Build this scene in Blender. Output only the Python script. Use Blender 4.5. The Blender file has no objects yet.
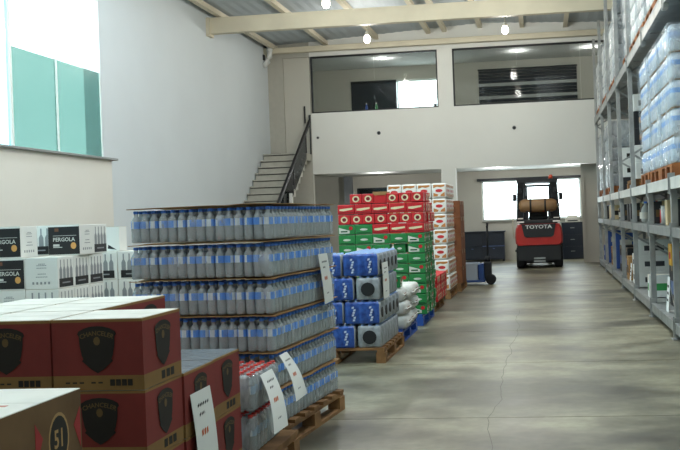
import bpy, bmesh, math, random
from mathutils import Matrix, Vector
random.seed(7)
rnd = random.uniform
PI = math.pi
S = bpy.context.scene
COL = S.collection

# ------------------------------------------------------------------ camera
FPX, CX, CY = 950.0, 432.0, 216.2            # focal length and principal point (the photo is a crop) in pixels of 680 x 450
rho, psi = math.atan(.037), math.atan(113.08 / FPX)
R0 = Vector((math.cos(psi), math.sin(psi), 0)); U0 = Vector((0, 0, 1)); F0 = Vector((-math.sin(psi), math.cos(psi), 0))
Rv = math.cos(rho) * R0 - math.sin(rho) * U0
Uv = math.sin(rho) * R0 + math.cos(rho) * U0
cd = bpy.data.cameras.new('camera'); cam = bpy.data.objects.new('camera', cd); COL.objects.link(cam)
m3 = Matrix((Rv, Uv, -F0)).transposed()
cam.matrix_world = Matrix.Translation((0, 0, 1.38)) @ m3.to_4x4()
cd.sensor_fit = 'HORIZONTAL'; cd.sensor_width = 36; cd.lens = FPX / 680 * 36
cd.shift_x = (340 - CX) / 680; cd.shift_y = (CY - 225) / 680
cd.clip_start = .05; cd.clip_end = 300
cd.dof.use_dof = False
S.camera = cam

# ------------------------------------------------------------------ world, light, exposure
SKY = 6.8
W = bpy.data.worlds.new('overcast_sky'); S.world = W; W.use_nodes = True
bg = W.node_tree.nodes['Background']; bg.inputs[0].default_value = (.86, .95, 1, 1); bg.inputs[1].default_value = SKY
S.view_settings.view_transform = 'Standard'; S.view_settings.look = 'None'
S.view_settings.gamma = 1; S.view_settings.use_curve_mapping = False
S.view_settings.exposure = 0.0
LAMP_W = 92.0
SKYLIGHTS = [(-6.1, -5.0), (-3.3, -2.2), (-.2, .9)]         # x ranges of the translucent roof strips
SKY_Y = (1.0, 16.5)
def portal(name, loc, rot, sx, sy):
    l = bpy.data.lights.new(name, 'AREA'); l.shape = 'RECTANGLE'; l.size = sx; l.size_y = sy
    l.cycles.is_portal = True
    o = bpy.data.objects.new(name, l); o.location = loc; o.rotation_euler = rot; COL.objects.link(o)
for k, (a, b) in enumerate(SKYLIGHTS):
    portal('skylight_portal', ((a + b) / 2, sum(SKY_Y) / 2, 6.7), (0, 0, 0), b - a, SKY_Y[1] - SKY_Y[0])
portal('window_portal', (-7.6, 9.9, 3.9), (0, -PI / 2, 0), 2.8, 10.5)
portal('window_portal', (-.4, 28.45, 1.77), (-PI / 2, 0, 0), 2.9, 1.2)
portal('window_portal', (-3.4, 28.45, 5.07), (-PI / 2, 0, 0), 1.2, .9)

# ------------------------------------------------------------------ helpers
KIDS = {}
def lin(h):
    h = h.lstrip('#'); c = [int(h[i:i + 2], 16) / 255 for i in (0, 2, 4)]
    return tuple(((v + .055) / 1.055) ** 2.4 if v > .04045 else v / 12.92 for v in c)
MATS = {}
def mat(name, hexc, rough=.6, metal=0, noise=0, scale=8, bump=0, bscale=40, alt=None, emit=0, coat=0):
    if name in MATS: return MATS[name]
    m = bpy.data.materials.new(name); m.use_nodes = True; MATS[name] = m
    nt = m.node_tree; b = nt.nodes['Principled BSDF']; c = lin(hexc)
    b.inputs['Base Color'].default_value = (*c, 1); b.inputs['Roughness'].default_value = rough; b.inputs['Metallic'].default_value = metal
    if coat: b.inputs['Coat Weight'].default_value = coat
    tc = nt.nodes.new('ShaderNodeTexCoord')
    if noise:
        n = nt.nodes.new('ShaderNodeTexNoise'); n.inputs['Scale'].default_value = scale; n.inputs['Detail'].default_value = 5
        r = nt.nodes.new('ShaderNodeMix'); r.data_type = 'RGBA'
        c2 = lin(alt) if alt else tuple(v * (1 - noise) for v in c)
        r.inputs[6].default_value = (*c, 1); r.inputs[7].default_value = (*c2, 1)
        mr = nt.nodes.new('ShaderNodeMapRange'); mr.inputs[1].default_value = .38; mr.inputs[2].default_value = .66
        nt.links.new(tc.outputs['Object'], n.inputs['Vector']); nt.links.new(n.outputs['Fac'], mr.inputs[0])
        nt.links.new(mr.outputs[0], r.inputs[0]); nt.links.new(r.outputs[2], b.inputs['Base Color'])
    if bump:
        n = nt.nodes.new('ShaderNodeTexNoise'); n.inputs['Scale'].default_value = bscale
        bp = nt.nodes.new('ShaderNodeBump'); bp.inputs['Strength'].default_value = bump; bp.inputs['Distance'].default_value = .01
        nt.links.new(tc.outputs['Object'], n.inputs['Vector']); nt.links.new(n.outputs['Fac'], bp.inputs['Height']); nt.links.new(bp.outputs[0], b.inputs['Normal'])
    if emit:
        b.inputs['Emission Color'].default_value = (*c, 1); b.inputs['Emission Strength'].default_value = emit
    return m
def clear_mat(name, hexc, through, rough=.15, tint='ffffff', bump=0):
    """clear plastic or glass: part of the light goes straight through, the rest is a glossy surface"""
    m = mat(name, hexc, rough, bump=bump, bscale=25); nt = m.node_tree
    b = nt.nodes['Principled BSDF']; out = nt.nodes['Material Output']
    t = nt.nodes.new('ShaderNodeBsdfTransparent'); t.inputs[0].default_value = (*lin(tint), 1)
    mx = nt.nodes.new('ShaderNodeMixShader'); mx.inputs[0].default_value = through
    nt.links.new(b.outputs[0], mx.inputs[1]); nt.links.new(t.outputs[0], mx.inputs[2]); nt.links.new(mx.outputs[0], out.inputs[0])
    return m

class MB:
    def __init__(s): s.v = []; s.f = []; s.m = []; s.s = []
    def add(s, vs, fs, m=0, smooth=False):
        o = len(s.v); s.v += [tuple(p) for p in vs]
        for f in fs: s.f.append([o + i for i in f]); s.m.append(m); s.s.append(smooth)
        return s
    def box(s, x0, x1, y0, y1, z0, z1, m=0):
        return s.add([(x, y, z) for z in (z0, z1) for y in (y0, y1) for x in (x0, x1)],
                     [(0, 2, 3, 1), (4, 5, 7, 6), (0, 1, 5, 4), (2, 6, 7, 3), (0, 4, 6, 2), (1, 3, 7, 5)], m)
    def cbox(s, cx, cy, z0, w, d, h, m=0): return s.box(cx - w / 2, cx + w / 2, cy - d / 2, cy + d / 2, z0, z0 + h, m)
    def rbox(s, x0, x1, y0, y1, z0, z1, r=.01, m=0, seg=2, smooth=False):
        bm = bmesh.new(); bmesh.ops.create_cube(bm, size=1)
        for v in bm.verts: v.co = ((x0 + x1) / 2 + v.co.x * (x1 - x0), (y0 + y1) / 2 + v.co.y * (y1 - y0), (z0 + z1) / 2 + v.co.z * (z1 - z0))
        bmesh.ops.bevel(bm, geom=bm.edges[:], offset=r, segments=seg, affect='EDGES', profile=.5)
        bm.verts.index_update()
        s.add([v.co[:] for v in bm.verts], [[v.index for v in f.verts] for f in bm.faces], m, smooth); bm.free(); return s
    def lathe(s, prof, n=12, c=(0, 0, 0), m=0, smooth=True, cap=True, axis='z', rot=0):
        vs = []; fs = []
        for r, z in prof:
            for k in range(n):
                a = 2 * PI * k / n + rot; p = (r * math.cos(a), r * math.sin(a), z)
                if axis == 'x': p = (p[2], p[0], p[1])
                if axis == 'y': p = (p[0], -p[2], p[1])
                vs.append((p[0] + c[0], p[1] + c[1], p[2] + c[2]))
        for i in range(len(prof) - 1):
            for k in range(n):
                k2 = (k + 1) % n; fs.append((i * n + k, i * n + k2, (i + 1) * n + k2, (i + 1) * n + k))
        if cap: fs.append(tuple(range(n))[::-1]); fs.append(tuple((len(prof) - 1) * n + k for k in range(n)))
        return s.add(vs, fs, m, smooth)
    def tube(s, pts, r, n=8, m=0, smooth=True):
        P = [Vector(p) for p in pts]; vs = []; fs = []
        for i, p in enumerate(P):
            t = (P[min(i + 1, len(P) - 1)] - P[max(i - 1, 0)]).normalized()
            a = Vector((0, 0, 1)) if abs(t.z) < .95 else Vector((1, 0, 0))
            u = t.cross(a).normalized(); w = t.cross(u)
            rr = r[i] if isinstance(r, (list, tuple)) else r
            for k in range(n):
                q = p + rr * (math.cos(2 * PI * k / n) * u + math.sin(2 * PI * k / n) * w); vs.append(q[:])
        for i in range(len(P) - 1):
            for k in range(n):
                k2 = (k + 1) % n; fs.append((i * n + k, (i + 1) * n + k, (i + 1) * n + k2, i * n + k2))
        fs.append(tuple(range(n))); fs.append(tuple((len(P) - 1) * n + k for k in range(n))[::-1])
        return s.add(vs, fs, m, smooth)
    def bar(s, p, q, w, d, m=0):
        p = Vector(p); q = Vector(q); t = (q - p).normalized()
        a = Vector((0, 0, 1)) if abs(t.z) < .95 else Vector((0, 1, 0))
        u = t.cross(a).normalized() * w / 2; v = t.cross(u).normalized() * d / 2
        return s.add([(x + i * u + j * v)[:] for x in (p, q) for j in (-1, 1) for i in (-1, 1)],
                     [(0, 2, 3, 1), (4, 5, 7, 6), (0, 1, 5, 4), (2, 6, 7, 3), (0, 4, 6, 2), (1, 3, 7, 5)], m)
    def prism(s, poly, t0, t1, axis='y', m=0, smooth=False):
        """extrudes a polygon given in the plane across the axis; y: (x,z), x: (y,z), z: (x,y)"""
        def pt(p, t): return (p[0], t, p[1]) if axis == 'y' else (t, p[0], p[1]) if axis == 'x' else (p[0], p[1], t)
        n = len(poly); vs = [pt(p, t0) for p in poly] + [pt(p, t1) for p in poly]
        s.add(vs, [tuple(range(n)), tuple(range(n, 2 * n))[::-1]], m)
        return s.add(vs, [(i, n + i, n + (i + 1) % n, (i + 1) % n) for i in range(n)], m, smooth)
    def mesh(s, name, mats):
        me = bpy.data.meshes.new(name); me.from_pydata(s.v, [], s.f)
        for x in (mats if isinstance(mats, (list, tuple)) else [mats]): me.materials.append(x)
        me.polygons.foreach_set('material_index', s.m); me.polygons.foreach_set('use_smooth', s.s)
        bm = bmesh.new(); bm.from_mesh(me); bmesh.ops.recalc_face_normals(bm, faces=bm.faces[:]); bm.to_mesh(me); bm.free()
        me.update(); return me
def link(o, parent=None):
    COL.objects.link(o)
    if parent: o.parent = parent; KIDS.setdefault(parent.name, []).append(o)
    return o
def ob(name, me, parent=None, loc=(0, 0, 0), rot=(0, 0, 0)):
    o = bpy.data.objects.new(name, me); o.location = loc; o.rotation_euler = rot; return link(o, parent)
def pt(name, mb, mats, parent=None, loc=(0, 0, 0), rot=(0, 0, 0)):
    o = ob(name, mb.mesh(name, mats), parent, loc, rot)
    if name.endswith('print'): o['kind'] = 'stuff'          # tiny flat marks nobody could pick apart
    return o
def tag(o, label=None, cat=None, group=None, kind=None):
    for k, v in (('label', label), ('category', cat), ('group', group), ('kind', kind)):
        if v: o[k] = v
    return o
def thing(name, label, cat, loc=(0, 0, 0), rz=0, group=None):
    o = bpy.data.objects.new(name, None); o.empty_display_size = .05; o.location = loc; o.rotation_euler = (0, 0, rz); link(o)
    return tag(o, label, cat, group)
def struct(name, mb, mats, label, cat, loc=(0, 0, 0)):
    return tag(pt(name, mb, mats, None, loc), label, cat, None, 'structure')
def copy_tree(o, parent=None):
    c = o.copy(); COL.objects.link(c)
    if parent: c.parent = parent; KIDS.setdefault(parent.name, []).append(c)
    for ch in list(KIDS.get(o.name, [])): copy_tree(ch, c)
    return c
class Proto:
    """first use places the thing itself, later uses place copies of it and of its parts"""
    def __init__(s, root): s.root = root; s.used = False
    def put(s, loc, rz=0, label=None, group=None, rx=0, ry=0):
        o = s.root if not s.used else copy_tree(s.root); s.used = True
        o.location = loc; o.rotation_euler = (rx, ry, rz)
        if label: o['label'] = label
        if group: o['group'] = group
        return o
TXT = {}
def text_mb(body, size, m=0, arc=0):
    """flat lettering as a mesh in the x,z plane facing -y, centred on the origin"""
    cu = bpy.data.curves.new('lettering', 'FONT'); cu.body = body; cu.size = size; cu.align_x = 'CENTER'; cu.align_y = 'CENTER'
    cu.resolution_u = 2; cu.offset = size * .02
    o = bpy.data.objects.new('lettering', cu); COL.objects.link(o)
    dg = bpy.context.evaluated_depsgraph_get(); me = bpy.data.meshes.new_from_object(o.evaluated_get(dg))
    mb = MB(); vs = []
    for v in me.vertices:
        x, z = v.co.x, v.co.y
        if arc:
            a = x / arc; x, z = (arc + z) * math.sin(a), (arc + z) * math.cos(a) - arc
        vs.append((x, 0, z))
    mb.add(vs, [list(p.vertices) for p in me.polygons], m)
    bpy.data.objects.remove(o); bpy.data.curves.remove(cu); bpy.data.meshes.remove(me)
    return mb
def merge(a, b, off=(0, 0, 0), m=None, face='-y', xs=1):
    """adds b to a, moved by off; face turns b's front from -y to +x when face == '+x'"""
    vs = [((x * xs), y, z) for x, y, z in b.v]
    if face == '+x': vs = [(-y, x, z) for x, y, z in vs]
    if face == '-x': vs = [(y, -x, z) for x, y, z in vs]
    vs = [(x + off[0], y + off[1], z + off[2]) for x, y, z in vs]
    o = len(a.v); a.v += vs
    for f, mi, sm in zip(b.f, b.m, b.s): a.f.append([o + i for i in f]); a.m.append(mi if m is None else m); a.s.append(sm)
    return a
ORD = ['first', 'second', 'third', 'fourth', 'fifth', 'sixth', 'seventh', 'eighth', 'ninth', 'tenth', 'eleventh', 'twelfth', 'thirteenth', 'fourteenth',
       'fifteenth', 'sixteenth', 'seventeenth', 'eighteenth', 'nineteenth', 'twentieth'] + ['twenty-' + x for x in ('first', 'second', 'third', 'fourth', 'fifth', 'sixth', 'seventh', 'eighth', 'ninth')] + ['thirtieth'] + ['thirty-' + x for x in ('first', 'second', 'third', 'fourth', 'fifth', 'sixth', 'seventh', 'eighth', 'ninth')] + ['fortieth']
ORD += ['forty-' + x for x in ORD[:9]]
def nth(k, n, a='top', b='bottom'):
    return a if k == 0 else b if k == n - 1 else ORD[k]

# ------------------------------------------------------------------ materials
white = mat('white_wall_paint', 'e3e4df', .85, noise=.05, scale=.6, bump=.05, bscale=60)
leftw = mat('pale_grey_wall_paint', 'cdd5d9', .85, noise=.05, scale=.6, bump=.05, bscale=60)
cream = mat('cream_wall_paint', 'dbd9d1', .85, noise=.06, scale=.7, bump=.05)
beige = mat('beige_wall_paint', 'c2beb2', .85, noise=.06, scale=.7, bump=.05)
beamc = mat('cream_steel_paint', 'd8d0ba', .6, noise=.08, scale=2)
roofm = mat('zinc_roof_sheet', 'b2bbc1', .6, 0, noise=.08, scale=1.5)
blackm = mat('black_metal', '15161a', .45)
dark = mat('dark_plastic', '1b1d21', .6)
galv = mat('galvanised_steel', 'a4a7a5', .45, .55, noise=.25, scale=6)
galvl = mat('pale_beam_paint', 'd3d2cb', .5, .1, noise=.15, scale=4)
wood = mat('pallet_wood', '9a7146', .85, noise=.4, scale=5, alt='6e4c2c', bump=.3, bscale=30)
woodr = mat('red_pallet_wood', 'a86a3c', .85, noise=.4, scale=5, alt='7d4724', bump=.3)
card = mat('kraft_cardboard', 'a47d4f', .85, noise=.2, scale=6, alt='8f6a40')
cardd = mat('kraft_cardboard_band', '93703f', .85, noise=.2, scale=6)
cardw = mat('white_cardboard', 'e0ddd2', .75, noise=.14, scale=4)
paper = mat('white_paper', 'e8e8e4', .8)
ink = mat('black_ink', '1d1d22', .6)
redink = mat('orange_ink', 'c9683c', .7)
concrete = mat('worn_concrete', '94928a', .5, noise=.3, scale=1.1, bump=.12, bscale=14)

# the floor gets its own layered stains and uneven polish
def floor_mat():
    m = concrete; nt = m.node_tree; b = nt.nodes['Principled BSDF']; L = nt.links
    for n in [n for n in nt.nodes if n.type in ('TEX_NOISE', 'MIX', 'MAP_RANGE')]: nt.nodes.remove(n)
    tc = nt.nodes.new('ShaderNodeTexCoord')
    geo = nt.nodes.new('ShaderNodeNewGeometry')
    def noise(scale, det, stretch=(1, 1, 1)):
        mp = nt.nodes.new('ShaderNodeMapping'); mp.inputs['Scale'].default_value = stretch
        n = nt.nodes.new('ShaderNodeTexNoise'); n.inputs['Scale'].default_value = scale; n.inputs['Detail'].default_value = det
        L.new(geo.outputs['Position'], mp.inputs[0]); L.new(mp.outputs[0], n.inputs['Vector']); return n
    def ramp(n, a, b_, ca, cb):
        r = nt.nodes.new('ShaderNodeValToRGB'); r.color_ramp.elements[0].position = a; r.color_ramp.elements[1].position = b_
        r.color_ramp.elements[0].color = (*lin(ca), 1); r.color_ramp.elements[1].color = (*lin(cb), 1); L.new(n.outputs['Fac'], r.inputs[0]); return r
    n1 = noise(.75, 10, (.7, 1.0, 1)); r1 = ramp(n1, .4, .58, '605d50', '9d9984')
    n2 = noise(2.8, 10, (.85, 1.0, 1)); r2 = ramp(n2, .36, .62, 'aca89a', 'fffef8')
    n3 = noise(14, 4); r3 = ramp(n3, .3, .7, 'e0dfdc', 'ffffff')
    def mul(a, c, f):
        x = nt.nodes.new('ShaderNodeMix'); x.data_type = 'RGBA'; x.blend_type = 'MULTIPLY'; x.inputs[0].default_value = f
        L.new(a, x.inputs[6]); L.new(c, x.inputs[7]); return x.outputs[2]
    c = mul(mul(r1.outputs[0], r2.outputs[0], .8), r3.outputs[0], .8); L.new(c, b.inputs['Base Color'])
    mr = nt.nodes.new('ShaderNodeMapRange'); mr.inputs[3].default_value = .3; mr.inputs[4].default_value = .55
    L.new(n2.outputs['Fac'], mr.inputs[0]); L.new(mr.outputs[0], b.inputs['Roughness'])
floor_mat()
jointm = mat('dark_joint_filler', '4b4943', .9)

# ------------------------------------------------------------------ room shell
fl = struct('floor', MB().box(-7.6, 3.6, -4.2, 28.5, -.2, -.012), jointm, 'worn grey concrete warehouse floor with joints and cracks', 'floor')
YJ = [-4.2, -.9, 1.6, 4.0, 6.44, 8.8, 11.2, 13.6, 16.0, 18.4, 20.8, 23.2, 25.6, 28.5]; XJ = [-7.6, -4.2, 3.6]
for j in range(len(YJ) - 1):
    for i in range(len(XJ) - 1):
        pt('slab', MB().box(XJ[i] + .004, XJ[i + 1] - .004, YJ[j] + .004, YJ[j + 1] - .004, -.012, 0), concrete, fl)
ck = MB(); px, py = -.36, 5.2
while py < 13.5:
    qx = px + rnd(-.022, .023) + (-.02 if px > -.25 else .02 if px < -.42 else 0); qy = py + rnd(.12, .22); w = .0018
    ck.add([(px - w, py, .0006), (px + w, py, .0006), (qx + w, qy, .0006), (qx - w, qy, .0006)], [(0, 1, 2, 3)]); px, py = qx, qy
pt('crack', ck, mat('crack_grime', '5e5b53', .9), fl)

# left wall with a long high window
WY0, WY1, WZ0, WZ1 = 4.84, 15.15, 2.53, 5.2
ZT = 6.6
lw = MB()
lw.box(-7.6, -7.3, -4.2, WY0, 0, ZT); lw.box(-7.6, -7.3, WY1, 28.5, 0, ZT)
lw.box(-7.6, -7.3, WY0, WY1, 0, WZ0); lw.box(-7.6, -7.3, WY0, WY1, WZ1, ZT)
lwo = struct('wall_left', lw, leftw, 'tall pale grey side wall of the hall with the high window', 'wall')
struct('wall_left_ledge', MB().box(-7.3, -7.1, -4.0, 15.02, 0, 2.5), cream, 'thick cream lower wall below the high window', 'wall')
struct('trim_1', MB().rbox(-7.3, -7.04, -4.0, 15.15, 2.5, 2.535, .006), mat('grey_sill_stone', '8d9190', .6, noise=.1), 'grey stone sill capping the cream lower wall', 'window sill')
frm = mat('white_window_frame', 'e6ece9', .5)
teal = clear_mat('teal_tinted_pane', '8fc4bb', .80, .2, '8ba19c')
clear = clear_mat('clear_pane', 'd8dcdc', .92, .05, 'fbfffe')
pale = clear_mat('pale_cyan_pane', 'c0e8ea', .85, .1, 'bfeaf0')
w1 = thing('window_1', 'long high window with teal lower panes in the left wall', 'window'); w1['kind'] = 'structure'
MY = [4.84, 6.1, 7.37, 8.64, 9.9, 11.17, 12.44, 13.71, 15.15]
for i in range(len(MY) - 1):
    a, b = MY[i], MY[i + 1]
    if a > 12.3:
        pt('pane', MB().box(-7.33, -7.32, a + .02, b - .02, WZ0 + .02, 3.98), teal, w1); pt('pane', MB().box(-7.33, -7.32, a + .02, b - .02, 4.0, WZ1 - .03), clear, w1)
    else: pt('pane', MB().box(-7.33, -7.32, a + .02, b - .02, WZ0 + .02, WZ1 - .03), pale, w1)
for y in MY: pt('mullion', MB().box(-7.345, -7.305, y - (.035 if y == 12.44 else .012), y + (.035 if y == 12.44 else .012), WZ0, WZ1), frm, w1)
pt('transom', MB().box(-7.335, -7.315, 12.44, 15.15, 3.975, 4.005), clear_mat('glass_joint', 'cfe8e4', .6, .2), w1)
pt('frame', MB().box(-7.36, -7.3, WY0, WY1, WZ0, WZ0 + .03).box(-7.36, -7.3, WY0, WY1, WZ1 - .03, WZ1), frm, w1)

# other walls
struct('wall_right', MB().box(3.3, 3.6, -4.2, 28.5, 0, ZT), white, 'white side wall behind the pallet rack', 'wall')
struct('wall_front', MB().box(-7.6, 3.6, -4.5, -4.2, 0, ZT), white, 'white wall of the hall behind the viewer', 'wall')
bw = MB()
def wall_holes(mb, y0, y1, x0, x1, z0, z1, holes):
    xs = sorted({x0, x1, *[h[0] for h in holes], *[h[1] for h in holes]}); zs = sorted({z0, z1, *[h[2] for h in holes], *[h[3] for h in holes]})
    for i in range(len(xs) - 1):
        for k in range(len(zs) - 1):
            cx_, cz_ = (xs[i] + xs[i + 1]) / 2, (zs[k] + zs[k + 1]) / 2
            if not any(h[0] < cx_ < h[1] and h[2] < cz_ < h[3] for h in holes): mb.box(xs[i], xs[i + 1], y0, y1, zs[k], zs[k + 1])
wall_holes(bw, 28.2, 28.5, -7.3, 3.3, 0, ZT, [(-1.84, 1.06, 1.18, 2.36), (-5.65, -2.85, 4.62, 5.5), (-5.6, -3.0, 1.2, 2.3)])
struct('wall_back', bw, beige, 'beige wall at the far end behind the forklift', 'wall')

# mezzanine
MX0, MX1 = -6.15, 2.7
struct('wall_mezzanine', MB().box(MX0, 3.3, 25, 25.15, 2.62, 4.26).box(MX0, 3.3, 25.0, 25.15, 5.79, ZT).box(-2.69, -2.29, 25, 25.15, 4.26, 5.79).box(MX1, 3.3, 25, 25.15, 4.26, 5.79),
       white, 'white front wall of the mezzanine office above the opening', 'wall')
struct('floor_mezzanine', MB().box(MX0, 3.3, 25.15, 28.2, 2.66, 3.14), white, 'white floor slab of the mezzanine office', 'floor')
struct('ceiling_mezzanine', MB().box(-7.3, 3.3, 25.3, 28.2, 5.9, 5.98), white, 'white ceiling inside the mezzanine office', 'ceiling')
struct('trim_2', MB().box(-2.69, -2.31, 25.0, 25.38, 0, 2.62), white, 'white square column under the middle of the mezzanine', 'column')
struct('wall_right_end', MB().box(1.0, 3.3, 25.55, 25.75, 0, 2.62).box(.98, 1.06, 25.5, 25.55, 0, 2.62), beige, 'beige wall stub beside the far end of the rack', 'wall')
struct('wall_landing', MB().box(-7.3, -6.88, 25.0, 25.15, 0, ZT).box(-6.88, MX0, 25.0, 25.15, 5.785, ZT).box(-6.88, MX0, 25.0, 25.15, 0, 3.16), mat('grey_landing_paint', 'b3b1a7', .85, noise=.05), 'beige wall at the top of the stairs', 'wall')
dr = thing('door_1', 'pale flush door at the top of the stairs with a black pull bar', 'door', (-6.515, 25.04, 3.16)); dr['kind'] = 'structure'
pt('door_panel', MB().rbox(-.36, .355, 0, .05, .005, 2.62, .004), mat('pale_door_paint', 'bab8ae', .6), dr)
pt('door_handle', MB().tube([(.2, -.06, .84), (.2, -.06, 1.3)], .022).box(.19, .21, -.06, 0, .92, .95).box(.19, .21, -.06, 0, 1.2, 1.23), blackm, dr)
tagl = {}
glass = clear_mat('office_glass', '30383a', .9, .03, 'f6f8f7')
def office_window(name, x0, x1, label, splits):
    w = thing(name, label, 'window'); w['kind'] = 'structure'
    xs = [x0] + splits + [x1]
    for a, b in zip(xs, xs[1:]): pt('pane', MB().box(a + .004, b - .004, 25.07, 25.08, 4.29, 5.76), glass, w)
    f = MB().box(x0, x1, 25.04, 25.11, 4.255, 4.295).box(x0, x1, 25.04, 25.11, 5.745, 5.795).box(x0, x0 + .04, 25.04, 25.11, 4.295, 5.745).box(x1 - .04, x1, 25.04, 25.11, 4.295, 5.745)
    pt('frame', f, blackm, w); return w
wa = office_window('window_2', -6.13, -2.69, 'black framed office window above the stairs, left of the white pier', [-4.4])
pt('corner_clip', MB().box(-2.82, -2.74, 25.02, 25.05, 4.28, 4.36), blackm, wa)
office_window('window_3', -2.29, 2.7, 'wide black framed office window right of the white pier', [-.6, 1.05])
# far windows: sky behind glass
def far_window(name, x0, x1, z0, z1, label, splits=()):
    w = thing(name, label, 'window'); w['kind'] = 'structure'
    pt('pane', MB().box(x0, x1, 28.34, 28.35, z0, z1), clear, w)
    f = MB().box(x0, x1, 28.3, 28.38, z0, z0 + .04).box(x0, x1, 28.3, 28.38, z1 - .04, z1).box(x0, x0 + .04, 28.3, 28.38, z0, z1).box(x1 - .04, x1, 28.3, 28.38, z0, z1)
    pt('frame', f, frm, w)
    for s in splits: pt('mullion', MB().box(s - .02, s + .02, 28.3, 28.38, z0, z1), frm, w)
    pt('sill', MB().rbox(x0 - .03, x1 + .03, 28.12, 28.3, z0 - .03, z0, .005), mat('pale_sill', 'b9b7ae', .7), w)
    return w
far_window('window_4', -1.84, 1.06, 1.18, 2.36, 'bright far window behind the forklift under a black rail')
far_window('window_5', -5.65, -2.85, 4.62, 5.5, 'bright window in the back wall of the mezzanine office', [-4.27])
dw = thing('window_6', 'dark glazed opening in the back wall above the red cartons', 'window'); dw['kind'] = 'structure'
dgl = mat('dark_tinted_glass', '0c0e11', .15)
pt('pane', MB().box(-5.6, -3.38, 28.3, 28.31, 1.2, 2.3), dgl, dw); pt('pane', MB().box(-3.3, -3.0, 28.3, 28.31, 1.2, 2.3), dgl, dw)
pt('mullion', MB().box(-3.38, -3.28, 28.22, 28.32, 1.2, 2.3), white, dw); pt('frame', MB().box(-5.6, -3.0, 28.2, 28.32, 1.2, 1.24).box(-5.6, -3.0, 28.2, 28.32, 2.26, 2.3).box(-5.6, -5.56, 28.2, 28.32, 1.24, 2.26), blackm, dw)
struct('trim_3', MB().box(-5.95, -5.72, 27.95, 28.2, 0, 2.66), mat('grey_pipe_casing', '7d8184', .6), 'grey vertical casing beside the dark glazed opening', 'casing')
rl = thing('curtain_rail', 'black rail across the top of the bright far window', 'curtain rail', (0, 28.1, 2.39))
pt('rail', MB().box(-1.97, 1.1, -.04, .04, -.04, .035), blackm, rl)
for x in (-1.7, -.4, .9): pt('bracket', MB().box(x - .02, x + .02, .03, .11, -.02, .02), blackm, rl)

# office contents seen through the glass
slat = mat('navy_blind_slat', '10151c', .7); slat_reflect = mat('reflection_band_slat', 'a9aca8', .6)  # the pale slats put bands of reflected light into the colour
bl = thing('office_blind', 'dark slatted blind drawn behind the right office window', 'blind', (-.37, 28.165, 4.5))
for k in range(12):
    pt('slat', MB().box(-1.44, 1.44, -.02, .02, k * .094, k * .094 + .082), slat_reflect if k in (3, 7) else slat, bl)
pt('head_rail', MB().box(-1.46, 1.46, -.035, .035, 1.13, 1.17), slat, bl)
bd = thing('office_blind', 'black roller blind covering half of the office back window', 'blind', (-4.97, 28.16, 4.62))
pt('fabric', MB().box(-.69, .69, -.008, .008, 0, .86), slat, bd); pt('bottom_bar', MB().box(-.69, .69, -.015, .015, -.03, 0), blackm, bd); pt('roller', MB().lathe([(.035, -.69), (.035, .69)], 10, (0, 0, .86), axis='x'), blackm, bd)
dk = thing('office_desk', 'white office desk behind the left office window', 'desk', (-4.9, 26.2, 3.14))
pt('desk_top', MB().rbox(-1.1, 1.1, -.35, .35, 1.12, 1.16, .006), cardw, dk)
for x in (-1.05, 1.05): pt('side_panel', MB().box(x - .02, x + .02, -.33, .33, 0, 1.12), cardw, dk)
pt('modesty_panel', MB().box(-1.03, 1.03, .2, .22, .3, 1.12), cardw, dk)
def bottle_thing(name, label, loc, m, s=1):
    t = thing(name, label, 'bottle', loc)
    pt('body', MB().lathe([(.03 * s, 0), (.034 * s, .01 * s), (.034 * s, .15 * s), (.014 * s, .2 * s), (.014 * s, .22 * s)], 12), m, t)
    pt('cap', MB().lathe([(.016 * s, .22 * s), (.016 * s, .245 * s)], 10), cardw, t); return t
bottle_thing('desk_bottle', 'green bottle standing on the office desk', (-4.55, 26.1, 4.3), mat('green_bottle', '3d8f4e', .3), 1.2)
bottle_thing('desk_bottle', 'blue bottle standing on the office desk', (-4.83, 26.1, 4.3), mat('blue_bottle', '3f5fae', .3), 1.2)
ps = thing('paper_stack', 'stack of white papers on the office desk', 'papers', (-4.75, 26.02, 4.3)); pt('sheets', MB().rbox(-.38, -.12, -.1, .12, 0, .05, .004), paper, ps); pt('loose_sheet', MB().box(-.36, -.1, -.12, .1, .05, .053), paper, ps)

# roof
def rz(x): return 6.12 + .05 * (x + 7.3) if x < -1.5 else 6.41 - .05 * (x + 1.5)
ce = struct('ceiling', MB().box(-7.6, 3.6, 28.2, 28.5, 6.6, 6.62), roofm, 'grey corrugated sheet roof on cream purlins', 'ceiling')
def sheet(x0, x1, y0, y1):
    n = max(2, int((x1 - x0) / .11)); vs = []; fs = []
    for i in range(n + 1):
        x = x0 + (x1 - x0) * i / n; z = rz(x) + (.012 if i % 2 else 0)
        vs += [(x, y0, z), (x, y1, z)]
    for i in range(n): fs.append((2 * i, 2 * i + 1, 2 * i + 3, 2 * i + 2))
    return MB().add(vs, fs)
xs = [-7.6] + [v for s in SKYLIGHTS for v in s] + [3.6]
for i in range(0, len(xs), 2): pt('roof_sheet', sheet(xs[i], xs[i + 1], -4.5, SKY_Y[1]), roofm, ce)
for a, b in SKYLIGHTS:
    pt('roof_sheet', sheet(a, b, -4.5, SKY_Y[0]), roofm, ce)
    pt('skylight_sheet', sheet(a, b, *SKY_Y), clear_mat('translucent_roof_sheet', 'dfe6e6', .75, .6), ce)
for i in range(8): x = -7.6 + i * 1.4; pt('roof_sheet', sheet(x, x + 1.4, SKY_Y[1], 28.5), roofm, ce)
for x in (-7.04, -5.65, -4.27, -2.87, -2.44, -1.5, -.4, .72, 2.1, 3.1):
    z = rz(x); pt('purlin', MB().box(x - .035, x + .035, -4.2, 25.0, z - .13, z - .02).box(x - .08, x - .035, -4.2, 25, z - .13, z - .115), beamc, ce)
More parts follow.
